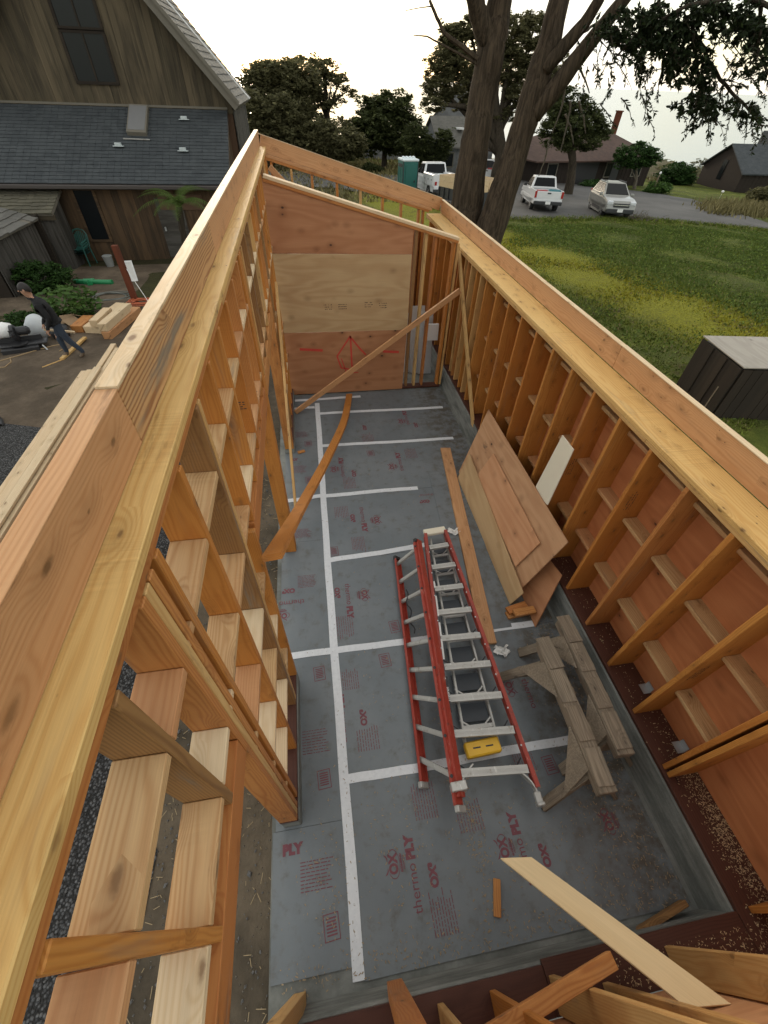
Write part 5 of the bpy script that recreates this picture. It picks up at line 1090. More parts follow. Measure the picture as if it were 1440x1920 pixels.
# ------------------------------------------------------------------ foliage
def leaves(mb_name, centers, size, mat, parent, flat=.5, tri=False, kind=None, jit=.6):
    """many small leaf faces: centers (n,3); random orientation, mostly flattened"""
    n = len(centers); c = np.asarray(centers); a = rng.normal(size=(n, 3)); a /= np.linalg.norm(a, axis=1)[:, None]; b = rng.normal(size=(n, 3)); b -= a*(a*b).sum(1)[:, None]; b /= np.linalg.norm(b, axis=1)[:, None]
    a[:, 2] *= flat; b[:, 2] *= flat; s = (size*(1+jit*(rng.random(n)-.5)*2))[:, None]; 
    V = np.empty((n, 4, 3)); V[:, 0] = c-a*s; V[:, 1] = c-b*s*.45; V[:, 2] = c+a*s; V[:, 3] = c+b*s*.45
    me = bpy.data.meshes.new(mb_name); me.vertices.add(n*4); me.vertices.foreach_set('co', V.reshape(-1)); me.loops.add(n*4); me.loops.foreach_set('vertex_index', np.arange(n*4)); me.polygons.add(n); me.polygons.foreach_set('loop_start', np.arange(n)*4); me.polygons.foreach_set('loop_total', np.full(n, 4)); me.update(); me.validate()
    me.materials.append(MAT[mat]); o = link(bpy.data.objects.new(mb_name, me), parent, Matrix()); return o
def blob(c, r, n, hollow=.5):
    d = rng.normal(size=(n, 3)); d /= np.linalg.norm(d, axis=1)[:, None]; q = (hollow+(1-hollow)*rng.random(n))**.6; return np.asarray(c)+d*q[:, None]*np.asarray(r)
def crown_pts(c, r, clumps, per, cr, gap=0.0, up=.3, flat=.38):
    """clumps of leaves over the outer part of an ellipsoid"""
    cc = blob(c, r, clumps, .35); out = []
    for q in cc:
        if rng.random() < gap: continue
        s = cr*(.6+.8*rng.random()); tl = rng.normal(0, .25, 3); B_ = blob((0, 0, 0), (s, s, s*flat), max(3, int(per*(.5+rng.random()))), .2); B_[:, 2] += B_[:, 0]*tl[0]+B_[:, 1]*tl[1]; out.append(B_+q)
    return np.concatenate(out)
MAT['cypress'] = leafmat('cypress_leaf', (.026, .036, .012), (.082, .095, .034), .6, .3); MAT['cypress2'] = leafmat('cypress_leaf_olive', (.060, .060, .026), (.165, .155, .075), .5, .45)  # second cypress colour is lightened in place of haze over the far trees
MAT['hedge'] = leafmat('hedge_leaf', (.012, .030, .007), (.040, .085, .018), 1.2, .15); MAT['fern'] = leafmat('fern_leaf', (.045, .080, .014), (.11, .16, .035), 2, .3); MAT['bigleaf'] = leafmat('broad_leaf', (.030, .070, .014), (.085, .15, .035), 3, .2); MAT['twig'] = leafmat('dark_foliage', (.008, .013, .006), (.028, .042, .014), 1.5, .12)
def bark_mat(name, a, b):
    k = NT(name); P = k.pos(); f = k.noise(k.vm('MULTIPLY', P, (16, 16, 1.3)), 1, 6, .7, .4); g = k.noise(P, 1.2, 3); c = k.mix(k.ramp(f, .33, .66), a, b); c = k.mix(k.math('MULTIPLY', g, .35), c, (.10, .085, .06)); k.col(c); k.rough(.95); k.b.inputs['Specular IOR Level'].default_value = .1; k.bump(f, 1.0, .06); return k.m
MAT['bark'] = bark_mat('bark', (.022, .016, .011), (.100, .072, .048)); MAT['bark2'] = bark_mat('far_bark', (.022, .018, .014), (.070, .055, .040)); MAT['deadwood'] = bark_mat('grey_twigs', (.10, .085, .065), (.19, .165, .13))
def wob(pts, rad, amp=.15, n=5):
    """smooth path with gentle wobble"""
    out, rs_ = [], []
    for i in range(len(pts)-1):
        for j in range(n):
            u = j/n; q = Vector(pts[i]).lerp(Vector(pts[i+1]), u); out.append(q+Vector((random.uniform(-1, 1), random.uniform(-1, 1), random.uniform(-.5, .5)))*amp*rad[i]); rs_.append(rad[i]*(1-u)+rad[i+1]*u)
    out.append(Vector(pts[-1])); rs_.append(rad[-1]); return out, rs_
def limb(m, pts, rad, n=10, amp=.15, ribs=False):
    p, r = wob(pts, rad, amp); b0 = len(m.v); m.tube(p, r, n, cap=True)
    if ribs:
        cnt = len(p)
        for i in range(cnt):
            for k_ in range(n):
                j = b0+i*n+k_; v = Vector(m.v[j]); f = 1+.045*math.sin(k_*2.4+i*.15)+.03*math.sin(k_*5.1+i*.4); m.v[j] = tuple(p[i]+(v-p[i])*f)
def tree(name, label, px_base, px_top, Yd, ells, leaf, mat, clumps, per, cr, trunk_w, group=None, bark='bark2', gap=0.0, limbs=6, base=None):
    """ells: crown ellipsoids as (px x, px y, rx px, ry px)"""
    B = Vector(base) if base else None
    if B is None:
        d = ray(px_base); t = Yd/d[1]; B = Vector((t*d[0], Yd, 0)); B.z = terr(B.x, B.y)
    r = empty(name, B, 0, label, 'tree', group); pts = []; tops = []
    for (x, y, rx, ry) in ells:
        dy = random.uniform(-.8, .8); C = ony(x, y, Yd+dy); s = px2m(1, C); tops.append((C, rx*s, ry*s)); pts.append(crown_pts(C, (rx*s, rx*s*.8, ry*s), max(6, int(clumps*rx*ry/900)), per, cr, gap))
    leaves('crown', np.concatenate(pts), leaf, mat, r)
    m = MB(); T_ = ony(*px_top, Yd); limb(m, [B-Vector((0, 0, .3)), B.lerp(T_, .35)+Vector((trunk_w*.3, 0, 0)), B.lerp(T_, .7), T_], [trunk_w*.6, trunk_w*.45, trunk_w*.32, trunk_w*.12], 9)
    for i, (C, a, b) in enumerate(tops[:limbs]): q = B.lerp(T_, random.uniform(.35, .8)); limb(m, [q, q.lerp(C, .5)+Vector((0, 0, .15)), C], [trunk_w*.22, trunk_w*.15, trunk_w*.05], 6)
    m.build('trunk', bark, r, smooth=True); return r
# windbreak at the far left of the road
tree('cypress_tree', 'tall windswept cypress right behind the old house gable', (500, 285), (505, 150), 62, [(490, 140, 26, 20), (480, 200, 34, 45), (520, 165, 40, 40), (545, 205, 48, 55), (500, 250, 50, 30), (560, 150, 40, 26), (530, 132, 30, 14)], .22, 'cypress2', 60, 60, .75, .9, 'windbreak cypresses', gap=.05)
tree('cypress_tree', 'flat-topped cypress with open bare limbs in the windbreak', (612, 285), (610, 140), 66, [(575, 122, 34, 12), (605, 128, 26, 14), (622, 150, 22, 10), (640, 146, 20, 8), (590, 165, 26, 20), (650, 172, 18, 8), (630, 182, 16, 8), (575, 240, 40, 46), (625, 255, 44, 26), (600, 200, 26, 24), (660, 245, 26, 24)], .20, 'cypress2', 55, 55, .6, .8, 'windbreak cypresses', gap=.1)
tree('cypress_tree', 'bushy dark cypress between the open one and the green toilet', (720, 290), (720, 200), 64, [(700, 205, 28, 22), (735, 200, 36, 22), (720, 235, 52, 36), (765, 245, 30, 30), (680, 262, 40, 24), (750, 272, 44, 18), (700, 240, 40, 30), (655, 275, 30, 16)], .22, 'cypress', 60, 60, .75, .6, 'windbreak cypresses')
tree('cypress_tree', 'low olive cypress filling the gap beside the house corner', (480, 295), (480, 220), 58, [(478, 225, 26, 46), (510, 262, 40, 32), (560, 265, 44, 30), (640, 268, 44, 24), (600, 262, 40, 30), (530, 230, 40, 40)], .22, 'cypress2', 60, 55, .75, .5, 'windbreak cypresses')
rr = empty('undergrowth', gh(600, 290), 0); m = MB()
for i in range(46):
    x = random.uniform(520, 680); q = gh(x, 288)+Vector((0, 0, -.2)); h = random.uniform(2, 5); limb(m, [q, q+Vector((random.uniform(-.6, .6), 0, h*.5)), q+Vector((random.uniform(-1.2, 1.2), random.uniform(-.4, .4), h))], [.08, .05, .02], 5)
bpy.data.objects.remove(rr); tag(m.build('bare_stems', 'deadwood'), 'grey bare stems massed under the windbreak cypresses', 'stems', kind='stuff')
# big tree behind the two trunks
tree('cypress_tree', 'broad round-crowned cypress behind the foreground trunks', (935, 335), (930, 150), 46, [(852, 78, 30, 26), (880, 52, 26, 18), (915, 62, 36, 26), (960, 70, 34, 30), (1000, 60, 36, 26), (835, 118, 34, 26), (870, 128, 34, 24), (822, 160, 30, 22), (858, 182, 34, 18), (810, 195, 22, 12), (960, 125, 36, 26), (1000, 110, 34, 28), (1020, 160, 34, 26), (975, 180, 34, 18), (915, 120, 34, 30), (1045, 130, 26, 26), (940, 215, 26, 12)], .13, 'cypress2', 95, 75, .42, 1.2, None, gap=.22, limbs=14)
tree('cypress_tree', 'dark dense conifer overhanging the brown roofed house', (1075, 335), (1075, 190), 42, [(1060, 190, 26, 22), (1085, 205, 30, 22), (1045, 220, 26, 22), (1105, 228, 30, 20), (1075, 240, 34, 20), (1035, 250, 26, 18), (1095, 262, 36, 16), (1128, 246, 20, 12), (1060, 268, 26, 12)], .12, 'cypress', 95, 75, .42, .7, None, gap=.15)
tree('round_tree', 'small round evergreen on pale stems beside the brown house', (1190, 352), (1195, 305), 50, [(1195, 292, 38, 20), (1170, 296, 22, 14), (1215, 298, 22, 14)], .13, 'hedge', 90, 70, .45, .35, None, bark='deadwood')
tree('cypress_tree', 'low dark bushy tree in front of the grey gabled house', (815, 318), (815, 270), 56, [(805, 285, 34, 22), (830, 268, 24, 20), (795, 305, 22, 14), (780, 262, 30, 22)], .18, 'cypress', 65, 60, .6, .3, None)
# two foreground trunks
def at(x, y, Y): return ony(x, y, Y)
def fg(name, label, Yt, paths, base_px):
    B = at(*base_px, Yt); B = Vector((B.x, Yt, terr(B.x, Yt))); r = empty(name, B, 0, label, 'tree'); m = MB(); 
    for i, (pp, ww) in enumerate(paths):
        P_ = [at(x, y, Yt+dy) for x, y, dy in pp]; Rr_ = [px2m(w/2, p) for w, p in zip(ww, P_)]
        if i == 0: P_ = [Vector((B.x, B.y, B.z-.2))]+P_; Rr_ = [Rr_[0]*1.25]+Rr_
        limb(m, P_, Rr_, 26 if i == 0 else 14, .07, True)
    m.build('trunk', 'bark', r, smooth=True); return r
YT = 14.0
t1 = fg('cypress_tree', 'massive furrowed cypress trunk forking at the top, left of the pair', YT, [([(868, 430, 0), (874, 390, 0), (888, 283, 0), (905, 189, .1), (921, 94, .1), (930, 40, .2), (945, -60, .3), (965, -220, .4), (985, -420, .5)], [62, 58, 53, 50, 50, 46, 40, 30, 12]), ([(915, 75, .1), (896, 22, 0), (882, -40, -.2), (850, -180, -.4), (800, -330, -.6)], [38, 32, 26, 20, 8])], (862, 500))
t2 = fg('cypress_tree', 'leaning cypress trunk with two right-hand limbs, right of the pair', YT-.6, [([(905, 470, 0), (930, 400, 0), (968, 283, .1), (996, 189, .1), (1026, 94, .2), (1060, -40, .3), (1095, -220, .4), (1120, -400, .5)], [58, 52, 46, 46, 42, 34, 24, 10]), ([(1022, 130, 0), (1053, 94, -.2), (1095, 45, -.4), (1140, -30, -.7), (1230, -200, -1.2)], [24, 24, 21, 18, 8]), ([(1000, 215, 0), (1042, 165, -.2), (1095, 94, -.4), (1185, -20, -.9), (1330, -190, -1.8)], [34, 32, 27, 22, 9])], (885, 530))
for x0, y0, x1, y1 in ((1085, 190, 1098, 250), (1060, 170, 1035, 250), (1070, 190, 1050, 285), (1095, 60, 1160, 10), (1082, 120, 1105, 175), (1030, 260, 1010, 330), (1060, 215, 1075, 270)):
    m = MB(); limb(m, [at(x0, y0, YT-.8), at((x0+x1)/2+3, (y0+y1)/2, YT-.8), at(x1, y1, YT-.8)], [.030, .022, .012], 6, .5); m.build('dead_twig', 'deadwood', t2)
for pp, rr2 in (([(806, 0), (815, 25), (832, 62), (895, 110)], [.03, .035, .04, .06]), ([(775, 66), (800, 68), (832, 85), (895, 120)], [.008, .014, .02, .03]), ([(760, 20), (790, 14), (808, 12)], [.006, .008, .012])):
    m = MB(); limb(m, [at(*q, YT) for q in pp], rr2, 6, .3); m.build('bare_branch', 'bark', t1)
for tt, ee in ((t1, [(960, -330, 120, 80), (830, -300, 100, 60), (900, -480, 120, 90)]), (t2, [(1120, -330, 120, 80), (1250, -260, 110, 60), (1350, -230, 90, 50), (1080, -480, 110, 80)])):
    pts = []
    for x, y, rx, ry in ee: C = at(x, y, YT); s = px2m(1, C); pts.append(crown_pts(C, (rx*s, rx*s*.9, ry*s), 90, 60, .35, .1))
    leaves('crown', np.concatenate(pts), .07, 'cypress', tt)
# hanging cypress boughs top right: long limbs with drooping sprays
hb = empty('cypress_boughs', at(1300, -60, 11.0), 0, 'dark cypress boughs hanging into the view at top right', 'branches')
Yb = 11.0; m = MB(); tips = []
main = [[(1480, 30), (1400, -10), (1290, 10), (1200, 60), (1150, 110)], [(1300, -60), (1295, 40), (1308, 130), (1325, 200), (1345, 235)], [(1300, 60), (1350, 150), (1400, 200), (1430, 238)], [(1500, 70), (1440, 60), (1380, 40), (1320, 0)], [(1250, -40), (1215, 60), (1190, 130)], [(1430, -30), (1420, 90), (1440, 140)], [(1290, 30), (1250, 90), (1235, 160)]]
for pp in main:
    Yj = Yb+random.uniform(-.8, .8); P_ = [at(x, y, Yj) for x, y in pp]; n = len(P_); limb(m, P_, [.030*(1-i/n)+.010 for i in range(n)], 7, .6)
    for i in range(n-1):
        for k_ in range(9): tips.append((pp[i][0]+(pp[i+1][0]-pp[i][0])*k_/9, pp[i][1]+(pp[i+1][1]-pp[i][1])*k_/9, Yj))
LQ = []
def spray(x, y, Yj, L, ang, dens=13, fl=.085):
    """drooping twig with feathery leaf sprays along it, in photo scale"""
    pts = []; cx, cy = x, y
    for s in range(7): pts.append((cx, cy)); cx += math.cos(ang)*L/6+random.uniform(-2, 2); cy += math.sin(ang)*L/6; ang += (math.pi/2-ang)*.10+random.uniform(-.18, .18)
    P_ = [at(a, b, Yj+.1*i*random.uniform(-.5, .5)) for i, (a, b) in enumerate(pts)]; m.tube(P_, [.010-.0012*i for i in range(7)], 4, cap=False)
    for i in range(1, 7):
        if random.random() < .25: continue
        d = (P_[i]-P_[i-1]).normalized(); sd = d.cross(Vector((random.gauss(0, 1), random.gauss(0, 1), random.gauss(0, 1)))).normalized()
        for _ in range(dens):
            b0 = P_[i-1].lerp(P_[i], random.random()); q = (d+sd*random.uniform(-1, 1)*1.1+Vector((random.gauss(0, .25), random.gauss(0, .25), random.gauss(0, .2)))).normalized(); l_ = fl*random.uniform(.5, 1.4); w_ = q.cross(Vector((random.gauss(0, 1), random.gauss(0, 1), random.gauss(0, 1)))).normalized()*l_*.16
            LQ.append((b0, b0+q*l_*.55+w_, b0+q*l_, b0+q*l_*.55-w_))
for (x, y, Yj) in tips:
    if random.random() < .8: spray(x, y, Yj+random.uniform(-.4, .4), random.uniform(22, 70), random.choice([random.uniform(-.3, 1.2), random.uniform(1.9, 3.4), 1.57]))
for x, y in [(random.uniform(1095, 1420), random.uniform(20, 215)) for _ in range(60)]: spray(x, y, Yb+random.uniform(-.5, .5), random.uniform(40, 85), random.choice([.9, 1.3, 1.9, 2.2]), 8)
dense = [(1180, 45, 60, 34), (1240, 80, 46, 50), (1290, 120, 46, 50), (1330, 190, 36, 22), (1390, 210, 36, 14), (1360, 30, 60, 34), (1420, 60, 40, 40), (1250, 30, 60, 30), (1310, 200, 30, 22), (1405, 130, 30, 12)]
for x, y, rx, ry in dense:
    for _ in range(int(rx*ry/52)): t = random.uniform(0, 6.28); r_ = math.sqrt(random.random()); spray(x+rx*r_*math.cos(t), y+ry*r_*math.sin(t), Yb+random.uniform(-.6, .6), random.uniform(15, 34), random.uniform(-.4, 3.5), 16, .10)
m.build('twigs', 'bark2', hb)
V = np.array([[tuple(q) for q in t] for t in LQ]).reshape(-1, 3); n = len(LQ); me = bpy.data.meshes.new('foliage'); me.from_pydata(V.tolist(), [], [(4*i, 4*i+1, 4*i+2, 4*i+3) for i in range(n)]); me.materials.append(MAT['twig']); link(bpy.data.objects.new('foliage', me), hb, Matrix())
# shrubs
def shrub(name, label, px, rx, rz, mat, n=60, per=50, leaf=.08, cr=.25, group=None, cat='shrub', Pw=None):
    P = Pw or gh(*px); s = px2m(1, P); r = empty(name, P, 0, label, cat, group); leaves('foliage', crown_pts(P+Vector((0, 0, rz*s*.6)), (rx*s, rx*s*.8, rz*s*.8), n, per, cr), leaf, mat, r); m = MB()
    for i in range(7): a = i*.9; limb(m, [P-Vector((0, 0, .05)), P+Vector((math.cos(a)*rx*s*.3, math.sin(a)*rx*s*.3, rz*s*.5)), P+Vector((math.cos(a)*rx*s*.7, math.sin(a)*rx*s*.6, rz*s*.9))], [.03, .02, .008], 5)
    m.build('stems', 'bark2', r); return r
shrub('shrub', 'large rounded shrub on the grass by the sea', (1262, 345), 36, 22, 'hedge', 220, 60, .14, .5); shrub('shrub', 'grey-green shrub behind the large rounded one', (1305, 325), 24, 16, 'cypress2', 120, 50, .16, .5); shrub('shrub', 'low leafy shrub at the corner of the brown house', (1228, 362), 26, 12, 'bigleaf', 90, 40, .13, .3)
shrub('shrub', 'dark shrub at the right edge beside the low house', (1425, 385), 30, 20, 'cypress2', 160, 50, .15, .45); shrub('shrub', 'olive dune shrub behind the round evergreen', (1235, 322), 30, 14, 'cypress2', 120, 50, .18, .6); shrub('shrub', 'yellowish shrub behind the white work truck', (848, 318), 26, 12, 'drygrass', 110, 45, .16, .5); shrub('shrub', 'small dark shrub on the meadow beyond the road', (698, 322), 18, 8, 'cypress', 70, 45, .14, .4)
shrub('shrub', 'dark hedge shrub along the front of the brown house', (1120, 352), 34, 7, 'hedge', 120, 40, .12, .35); shrub('shrub', 'dull shrub by the meadow fence left of the toilet', (625, 300), 60, 12, 'cypress2', 160, 50, .2, .6)
shrub('shrub', 'dark leafy bush against the grey board shed', (88, 545), 52, 34, 'hedge', 200, 60, .045, .14)
P = gh(125, 600); s = px2m(1, P); bl = empty('broadleaf_plant', P, 0, 'broad-leaved green plant behind the walking worker', 'plant'); pts = blob(P+Vector((.1, .3, .35)), (.85, .65, .38), 620, .3); pts = pts[pts[:, 2] > P.z]
leaves('foliage', pts, .105, 'bigleaf', bl, .45); m = MB()
for i in range(24): q = pts[i*9]; limb(m, [P+Vector((random.uniform(-.3, .4), random.uniform(0, .5), 0)), Vector(q)], [.012, .008], 5)
m.build('stems', 'fern', bl)
shrub('shrub', 'low dark weeds behind the mitre saw', (55, 615), 42, 20, 'hedge', 120, 50, .045, .14)
# tree fern beside the house
P = gh(345, 480); P = Vector((-4.1, 17.2, terr(-4.1, 17.2))); fr = empty('tree_fern', P, 0, 'tree fern with arching green fronds against the old house', 'fern'); Hd = ony(336, 388, 17.2); m = MB(); limb(m, [P, P.lerp(Hd, .6), Hd], [.11, .10, .10], 9); m.build('trunk', 'bark2', fr, smooth=True)
for i in range(17):
    a = i*2.399; L = random.uniform(1.1, 1.6); el = random.uniform(.7, 1.4); d = Vector((math.cos(a), math.sin(a)*.9, 0)); m = MB(); spine = []
    for j in range(15): u = j/14; spine.append(Hd+d*(L*u*math.cos(el*(1-u*.5)))+Vector((0, 0, L*(math.sin(el)*u-.75*u*u))))
    m.tube(spine, [.012*(1-j/16) for j in range(15)], 4, cap=False)
    for j in range(1, 15):
        t_ = (spine[j]-spine[j-1]).normalized(); sd = t_.cross(Vector((0, 0, 1))).normalized(); w = .24*math.sin(math.pi*(j+.6)/15.5)+.02
        for s in (-1, 1):
            for q in (0, .5): b_ = spine[j-1].lerp(spine[j], q); tip = b_+sd*s*w+t_*.07-Vector((0, 0, w*.25)); m.add([b_, b_+t_*.028, tip], [(0, 1, 2)])
    m.build('frond', 'fern', fr, fix=False)
# brush pile beside the silver car
P = gh(1190, 412); m = MB()
for i in range(40): a = random.uniform(0, 6.28); L = random.uniform(.4, 1.2); q = P+Vector((random.gauss(.3, .6), random.gauss(0, .3), 0)); limb(m, [q, q+Vector((math.cos(a)*L*.5, math.sin(a)*L*.3, random.uniform(.1, .35))), q+Vector((math.cos(a)*L, math.sin(a)*L*.5, random.uniform(.05, .6)))], [.02, .014, .006], 5)
tag(m.build('brush_pile', 'deadwood'), 'pile of bare grey branches on the grass by the silver car', 'branches')
# ------------------------------------------------------------------ vehicles
def carpaint(name, c, rough=.28, metal=.0):
    k = NT(name); P = k.pos(); f = k.noise(P, 3, 4); k.col(k.mix(f, tuple(q*.85 for q in c), c)); k.rough(rough); k.b.inputs['Metallic'].default_value = metal; k.b.inputs['Coat Weight'].default_value = .4; return k.m
MAT['carwhite'] = carpaint('white_car_paint', (.74, .75, .75)); MAT['carsilver'] = carpaint('silver_car_paint', (.27, .27, .245), .3, .3); MAT['cardark'] = plain('dark_trim', (.025, .026, .028), .5); MAT['tyre'] = plain('tyre_rubber', (.018, .018, .018), .85); MAT['rim'] = plain('alloy_rim', (.45, .45, .45), .35, .6)
MAT['redlamp'] = plain('tail_lamp', (.35, .015, .012), .2); MAT['headlamp'] = plain('head_lamp', (.62, .64, .66), .1); MAT['chrome'] = plain('chrome', (.6, .6, .6), .2, .9)
k = NT('car_glass'); k.col((.008, .009, .010)); k.rough(.25); k.b.inputs['Specular IOR Level'].default_value = .12; MAT['carglass'] = k.m
class Veh:
    def __init__(s, name, label, P, hd, group='parked vehicles', cat='car'):
        a = math.atan2(hd[1], hd[0]); hv = Vector((math.cos(a), math.sin(a), 0)); zf = terr(*(P.xy+hv.xy*1.6)); zb = terr(*(P.xy-hv.xy*1.6)); pit = math.atan2(zf-zb, 3.2)
        s.M = Matrix.Translation((P.x, P.y, (zf+zb)/2+.07)) @ Matrix.Rotation(a, 4, 'Z') @ Matrix.Rotation(-pit, 4, 'Y'); s.r = empty(name, mat=s.M, label=label, cat=cat, group=group)
    def put(s, n, mat, m, parent=None, **k): m.v = [tuple(s.M @ Vector(q)) for q in m.v]; return m.build(n, mat, parent or s.r, **k)
    def body(s, prof, w, mat, arches=(), r=.40, bev=.05, name='body'):
        """side profile (x,z) going round, with wheel arches cut into the bottom edge"""
        bot = []; x_max = max(p[0] for p in prof); x_min = min(p[0] for p in prof); zb = min(p[1] for p in prof)
        pts = list(prof)
        for ax in sorted(arches):
            for j in range(9): t = math.pi*(1-j/8); bot.append((ax+r*math.cos(t), max(zb, .36+r*math.sin(t)*.95) if 0 < j < 8 else zb))
        poly = [(x, -w/2, z) for x, z in pts+bot]; m = MB(); m.prism(poly, (0, w, 0)); return s.put(name, mat, m, bevel=bev)
    def cabin(s, x0, x1, x2, x3, z0, z1, w0, w1, mat, glass=True, pillars=(.5,), name='cabin'):
        """x0 rear base, x1 rear top, x2 front top, x3 front base"""
        m = MB(); v = [(x0, -w0/2, z0), (x3, -w0/2, z0), (x3, w0/2, z0), (x0, w0/2, z0), (x1, -w1/2, z1), (x2, -w1/2, z1), (x2, w1/2, z1), (x1, w1/2, z1)]; m.add(v, [(3, 2, 1, 0), (4, 5, 6, 7), (0, 1, 5, 4), (2, 3, 7, 6), (1, 2, 6, 5), (3, 0, 4, 7)]); c = s.put(name, mat, m, bevel=.06)
        V_ = [Vector(q) for q in v]
        def face(a, b, cc, d, u0, u1, v0, v1, n):
            A, B, C, D = V_[a], V_[b], V_[cc], V_[d]; f = lambda u, t: (A.lerp(B, u)).lerp(D.lerp(C, u), t); q = [f(u0, v0), f(u1, v0), f(u1, v1), f(u0, v1)]; nn = (q[1]-q[0]).cross(q[3]-q[0]).normalized(); cen = Vector(((x0+x3)/2, 0, (z0+z1)/2)); nn = nn if nn.dot(q[0]-cen) > 0 else -nn
            m = MB(); m.prism([p+nn*.006 for p in q], nn*.006); s.put(n, 'carglass', m, c)
        face(1, 2, 6, 5, .06, .94, .10, .90, 'windscreen'); face(3, 0, 4, 7, .08, .92, .18, .88, 'rear_window')
        cuts = [.06]+list(pillars)+[.94]
        for (a, b, cc, d) in ((0, 1, 5, 4), (3, 2, 6, 7)):
            for u0, u1 in zip(cuts[:-1], cuts[1:]): face(a, b, cc, d, u0+.018, u1-.018, .14, .86, 'side_window')
        return c
    def wheels(s, xs, track, r=.36, w=.23):
        for x in xs:
            for sy in (-1, 1):
                y = sy*track/2; m = MB(); m.lathe((x, y, r), [(r*.62, -w/2), (r*.95, -w/2), (r, -w/3), (r, w/3), (r*.95, w/2), (r*.62, w/2)], 22, 'Y'); wh = s.put('wheel', 'tyre', m)
                m = MB(); o = sy*w*.5; m.lathe((x, y, r), [(r*.62, o-sy*.04), (r*.60, o-sy*.012), (r*.52, o-sy*.03)], 18, 'Y')
                for k_ in range(5): t = k_*1.2566; m.beam((x, y+o-sy*.008, r), (x+math.cos(t)*r*.56, y+o-sy*.008, r+math.sin(t)*r*.56), .05, .02, (0, 1, 0))
                s.put('rim', 'rim', m, wh)
    def bx(s, n, c, d, mat, parent=None, bev=0.0): m = MB(); m.box(c, d); return s.put(n, mat, m, parent, bevel=bev)
# silver SUV facing the camera
hd = Vector((-.27, -.963, 0)); P = (gh(1101, 393)+gh(1131, 408))/2+Vector((.963, -.27, 0))*.80
v = Veh('parked_car', 'silver compact SUV parked nose towards the lawn', P, hd)
v.body([(-2.28, .34), (-2.38, .62), (-2.34, .92), (-2.25, 1.08), (-.2, 1.06), (.95, 1.06), (1.65, 1.00), (2.14, .90), (2.34, .72), (2.38, .48), (2.30, .28)], 1.84, 'carsilver', (-1.42, 1.42), .42, .12)
v.cabin(-2.28, -1.72, -.10, .92, 1.03, 1.66, 1.72, 1.24, 'carsilver', pillars=(.32, .64)); v.wheels((-1.42, 1.42), 1.60, .37)
v.bx('front_bumper', (2.32, 0, .38), (.16, 1.70, .26), 'cardark', bev=.06); v.bx('grille', (2.345, 0, .68), (.08, .98, .20), 'cardark'); v.bx('grille_bar', (2.39, 0, .70), (.02, .95, .045), 'chrome'); v.bx('number_plate', (2.405, 0, .42), (.012, .34, .16), 'white')
for sy in (-1, 1):
    v.bx('headlight', (2.17, sy*.70, .80), (.36, .34, .20), 'headlamp', bev=.07); v.bx('mirror', (.72, sy*.99, 1.10), (.16, .20, .14), 'carsilver', bev=.03); v.bx('side_trim', (0, sy*.912, .36), (2.0, .03, .16), 'cardark'); v.bx('tail_light', (-2.28, sy*.80, .98), (.14, .16, .3), 'redlamp', bev=.02)
    m = MB(); m.tube([(-1.6, sy*.60, 1.70), (0, sy*.60, 1.70)], .022, 6); v.put('roof_rail', 'cardark', m); v.bx('fog_light', (2.345, sy*.62, .40), (.03, .14, .10), 'headlamp')
# white pick-up, tail to the camera
def pickup(label, P, hd, mat='carwhite', load=True):
    v = Veh('pickup_truck', label, P, hd, cat='pickup'); w = 1.82
    v.body([(-2.62, .42), (-2.64, .70), (-2.55, .74), (1.05, .74), (2.25, .70), (2.55, .62), (2.60, .45)], w, mat, (-1.6, 1.55), .44, .05)
    v.body([(-.62, .72), (-.62, 1.08), (1.0, 1.10), (2.2, 1.00), (2.55, .86), (2.58, .70)], w-.01, mat, (), bev=.07, name='hood_and_doors')
    for sy in (-1, 1): v.bx('bed_side', (-1.62, sy*(w/2-.05), .92), (1.98, .09, .42), mat, bev=.02); v.bx('tail_light', (-2.63, sy*(w/2-.07), .93), (.05, .13, .34), 'redlamp'); v.bx('mirror', (.75, sy*1.0, 1.18), (.12, .20, .18), 'cardark', bev=.02)
    v.bx('tailgate', (-2.60, 0, .90), (.06, w-.22, .40), mat, bev=.015); v.bx('rear_bumper', (-2.70, 0, .50), (.16, w-.02, .18), 'cardark', bev=.03); v.bx('tailgate_handle', (-2.636, 0, 1.0), (.02, .22, .07), 'cardark'); v.bx('bed_floor', (-1.6, 0, .76), (1.9, w-.2, .03), 'cardark'); v.bx('number_plate', (-2.785, 0, .52), (.01, .32, .15), 'white')
    v.cabin(-.66, -.50, .35, 1.10, 1.07, 1.72, w-.06, w-.46, mat, pillars=(.42,)); v.wheels((-1.6, 1.55), 1.58, .38); return v
rl, rr_, fl_ = gh(991, 395), gh(1040, 398), gh(976, 382); hd = Vector((.24, .97, 0)); v = pickup('white pick-up parked tail to the lawn with red and teal bundles in its bed', (rl+rr_)/2+hd*1.60, hd)
MAT['teal'] = plain('teal_tarp', (.03, .17, .20), .6, 0, .2); MAT['redcloth'] = plain('red_bundle', (.30, .03, .03), .7)
def on_veh(v, n, mat, c, d, lab, cat): m = MB(); m.box(c, d); m.v = [tuple(v.M @ Vector(q)) for q in m.v]; return tag(m.build(n, mat, None, bevel=.05), lab, cat)
on_veh(v, 'red_bundle', 'redcloth', (-2.25, .42, .95), (.42, .70, .36), 'red bundle in the bed of the white pick-up', 'bundle'); on_veh(v, 'teal_bundle', 'teal', (-2.25, -.38, .97), (.46, .72, .40), 'teal tarp bundle in the bed of the white pick-up', 'bundle')
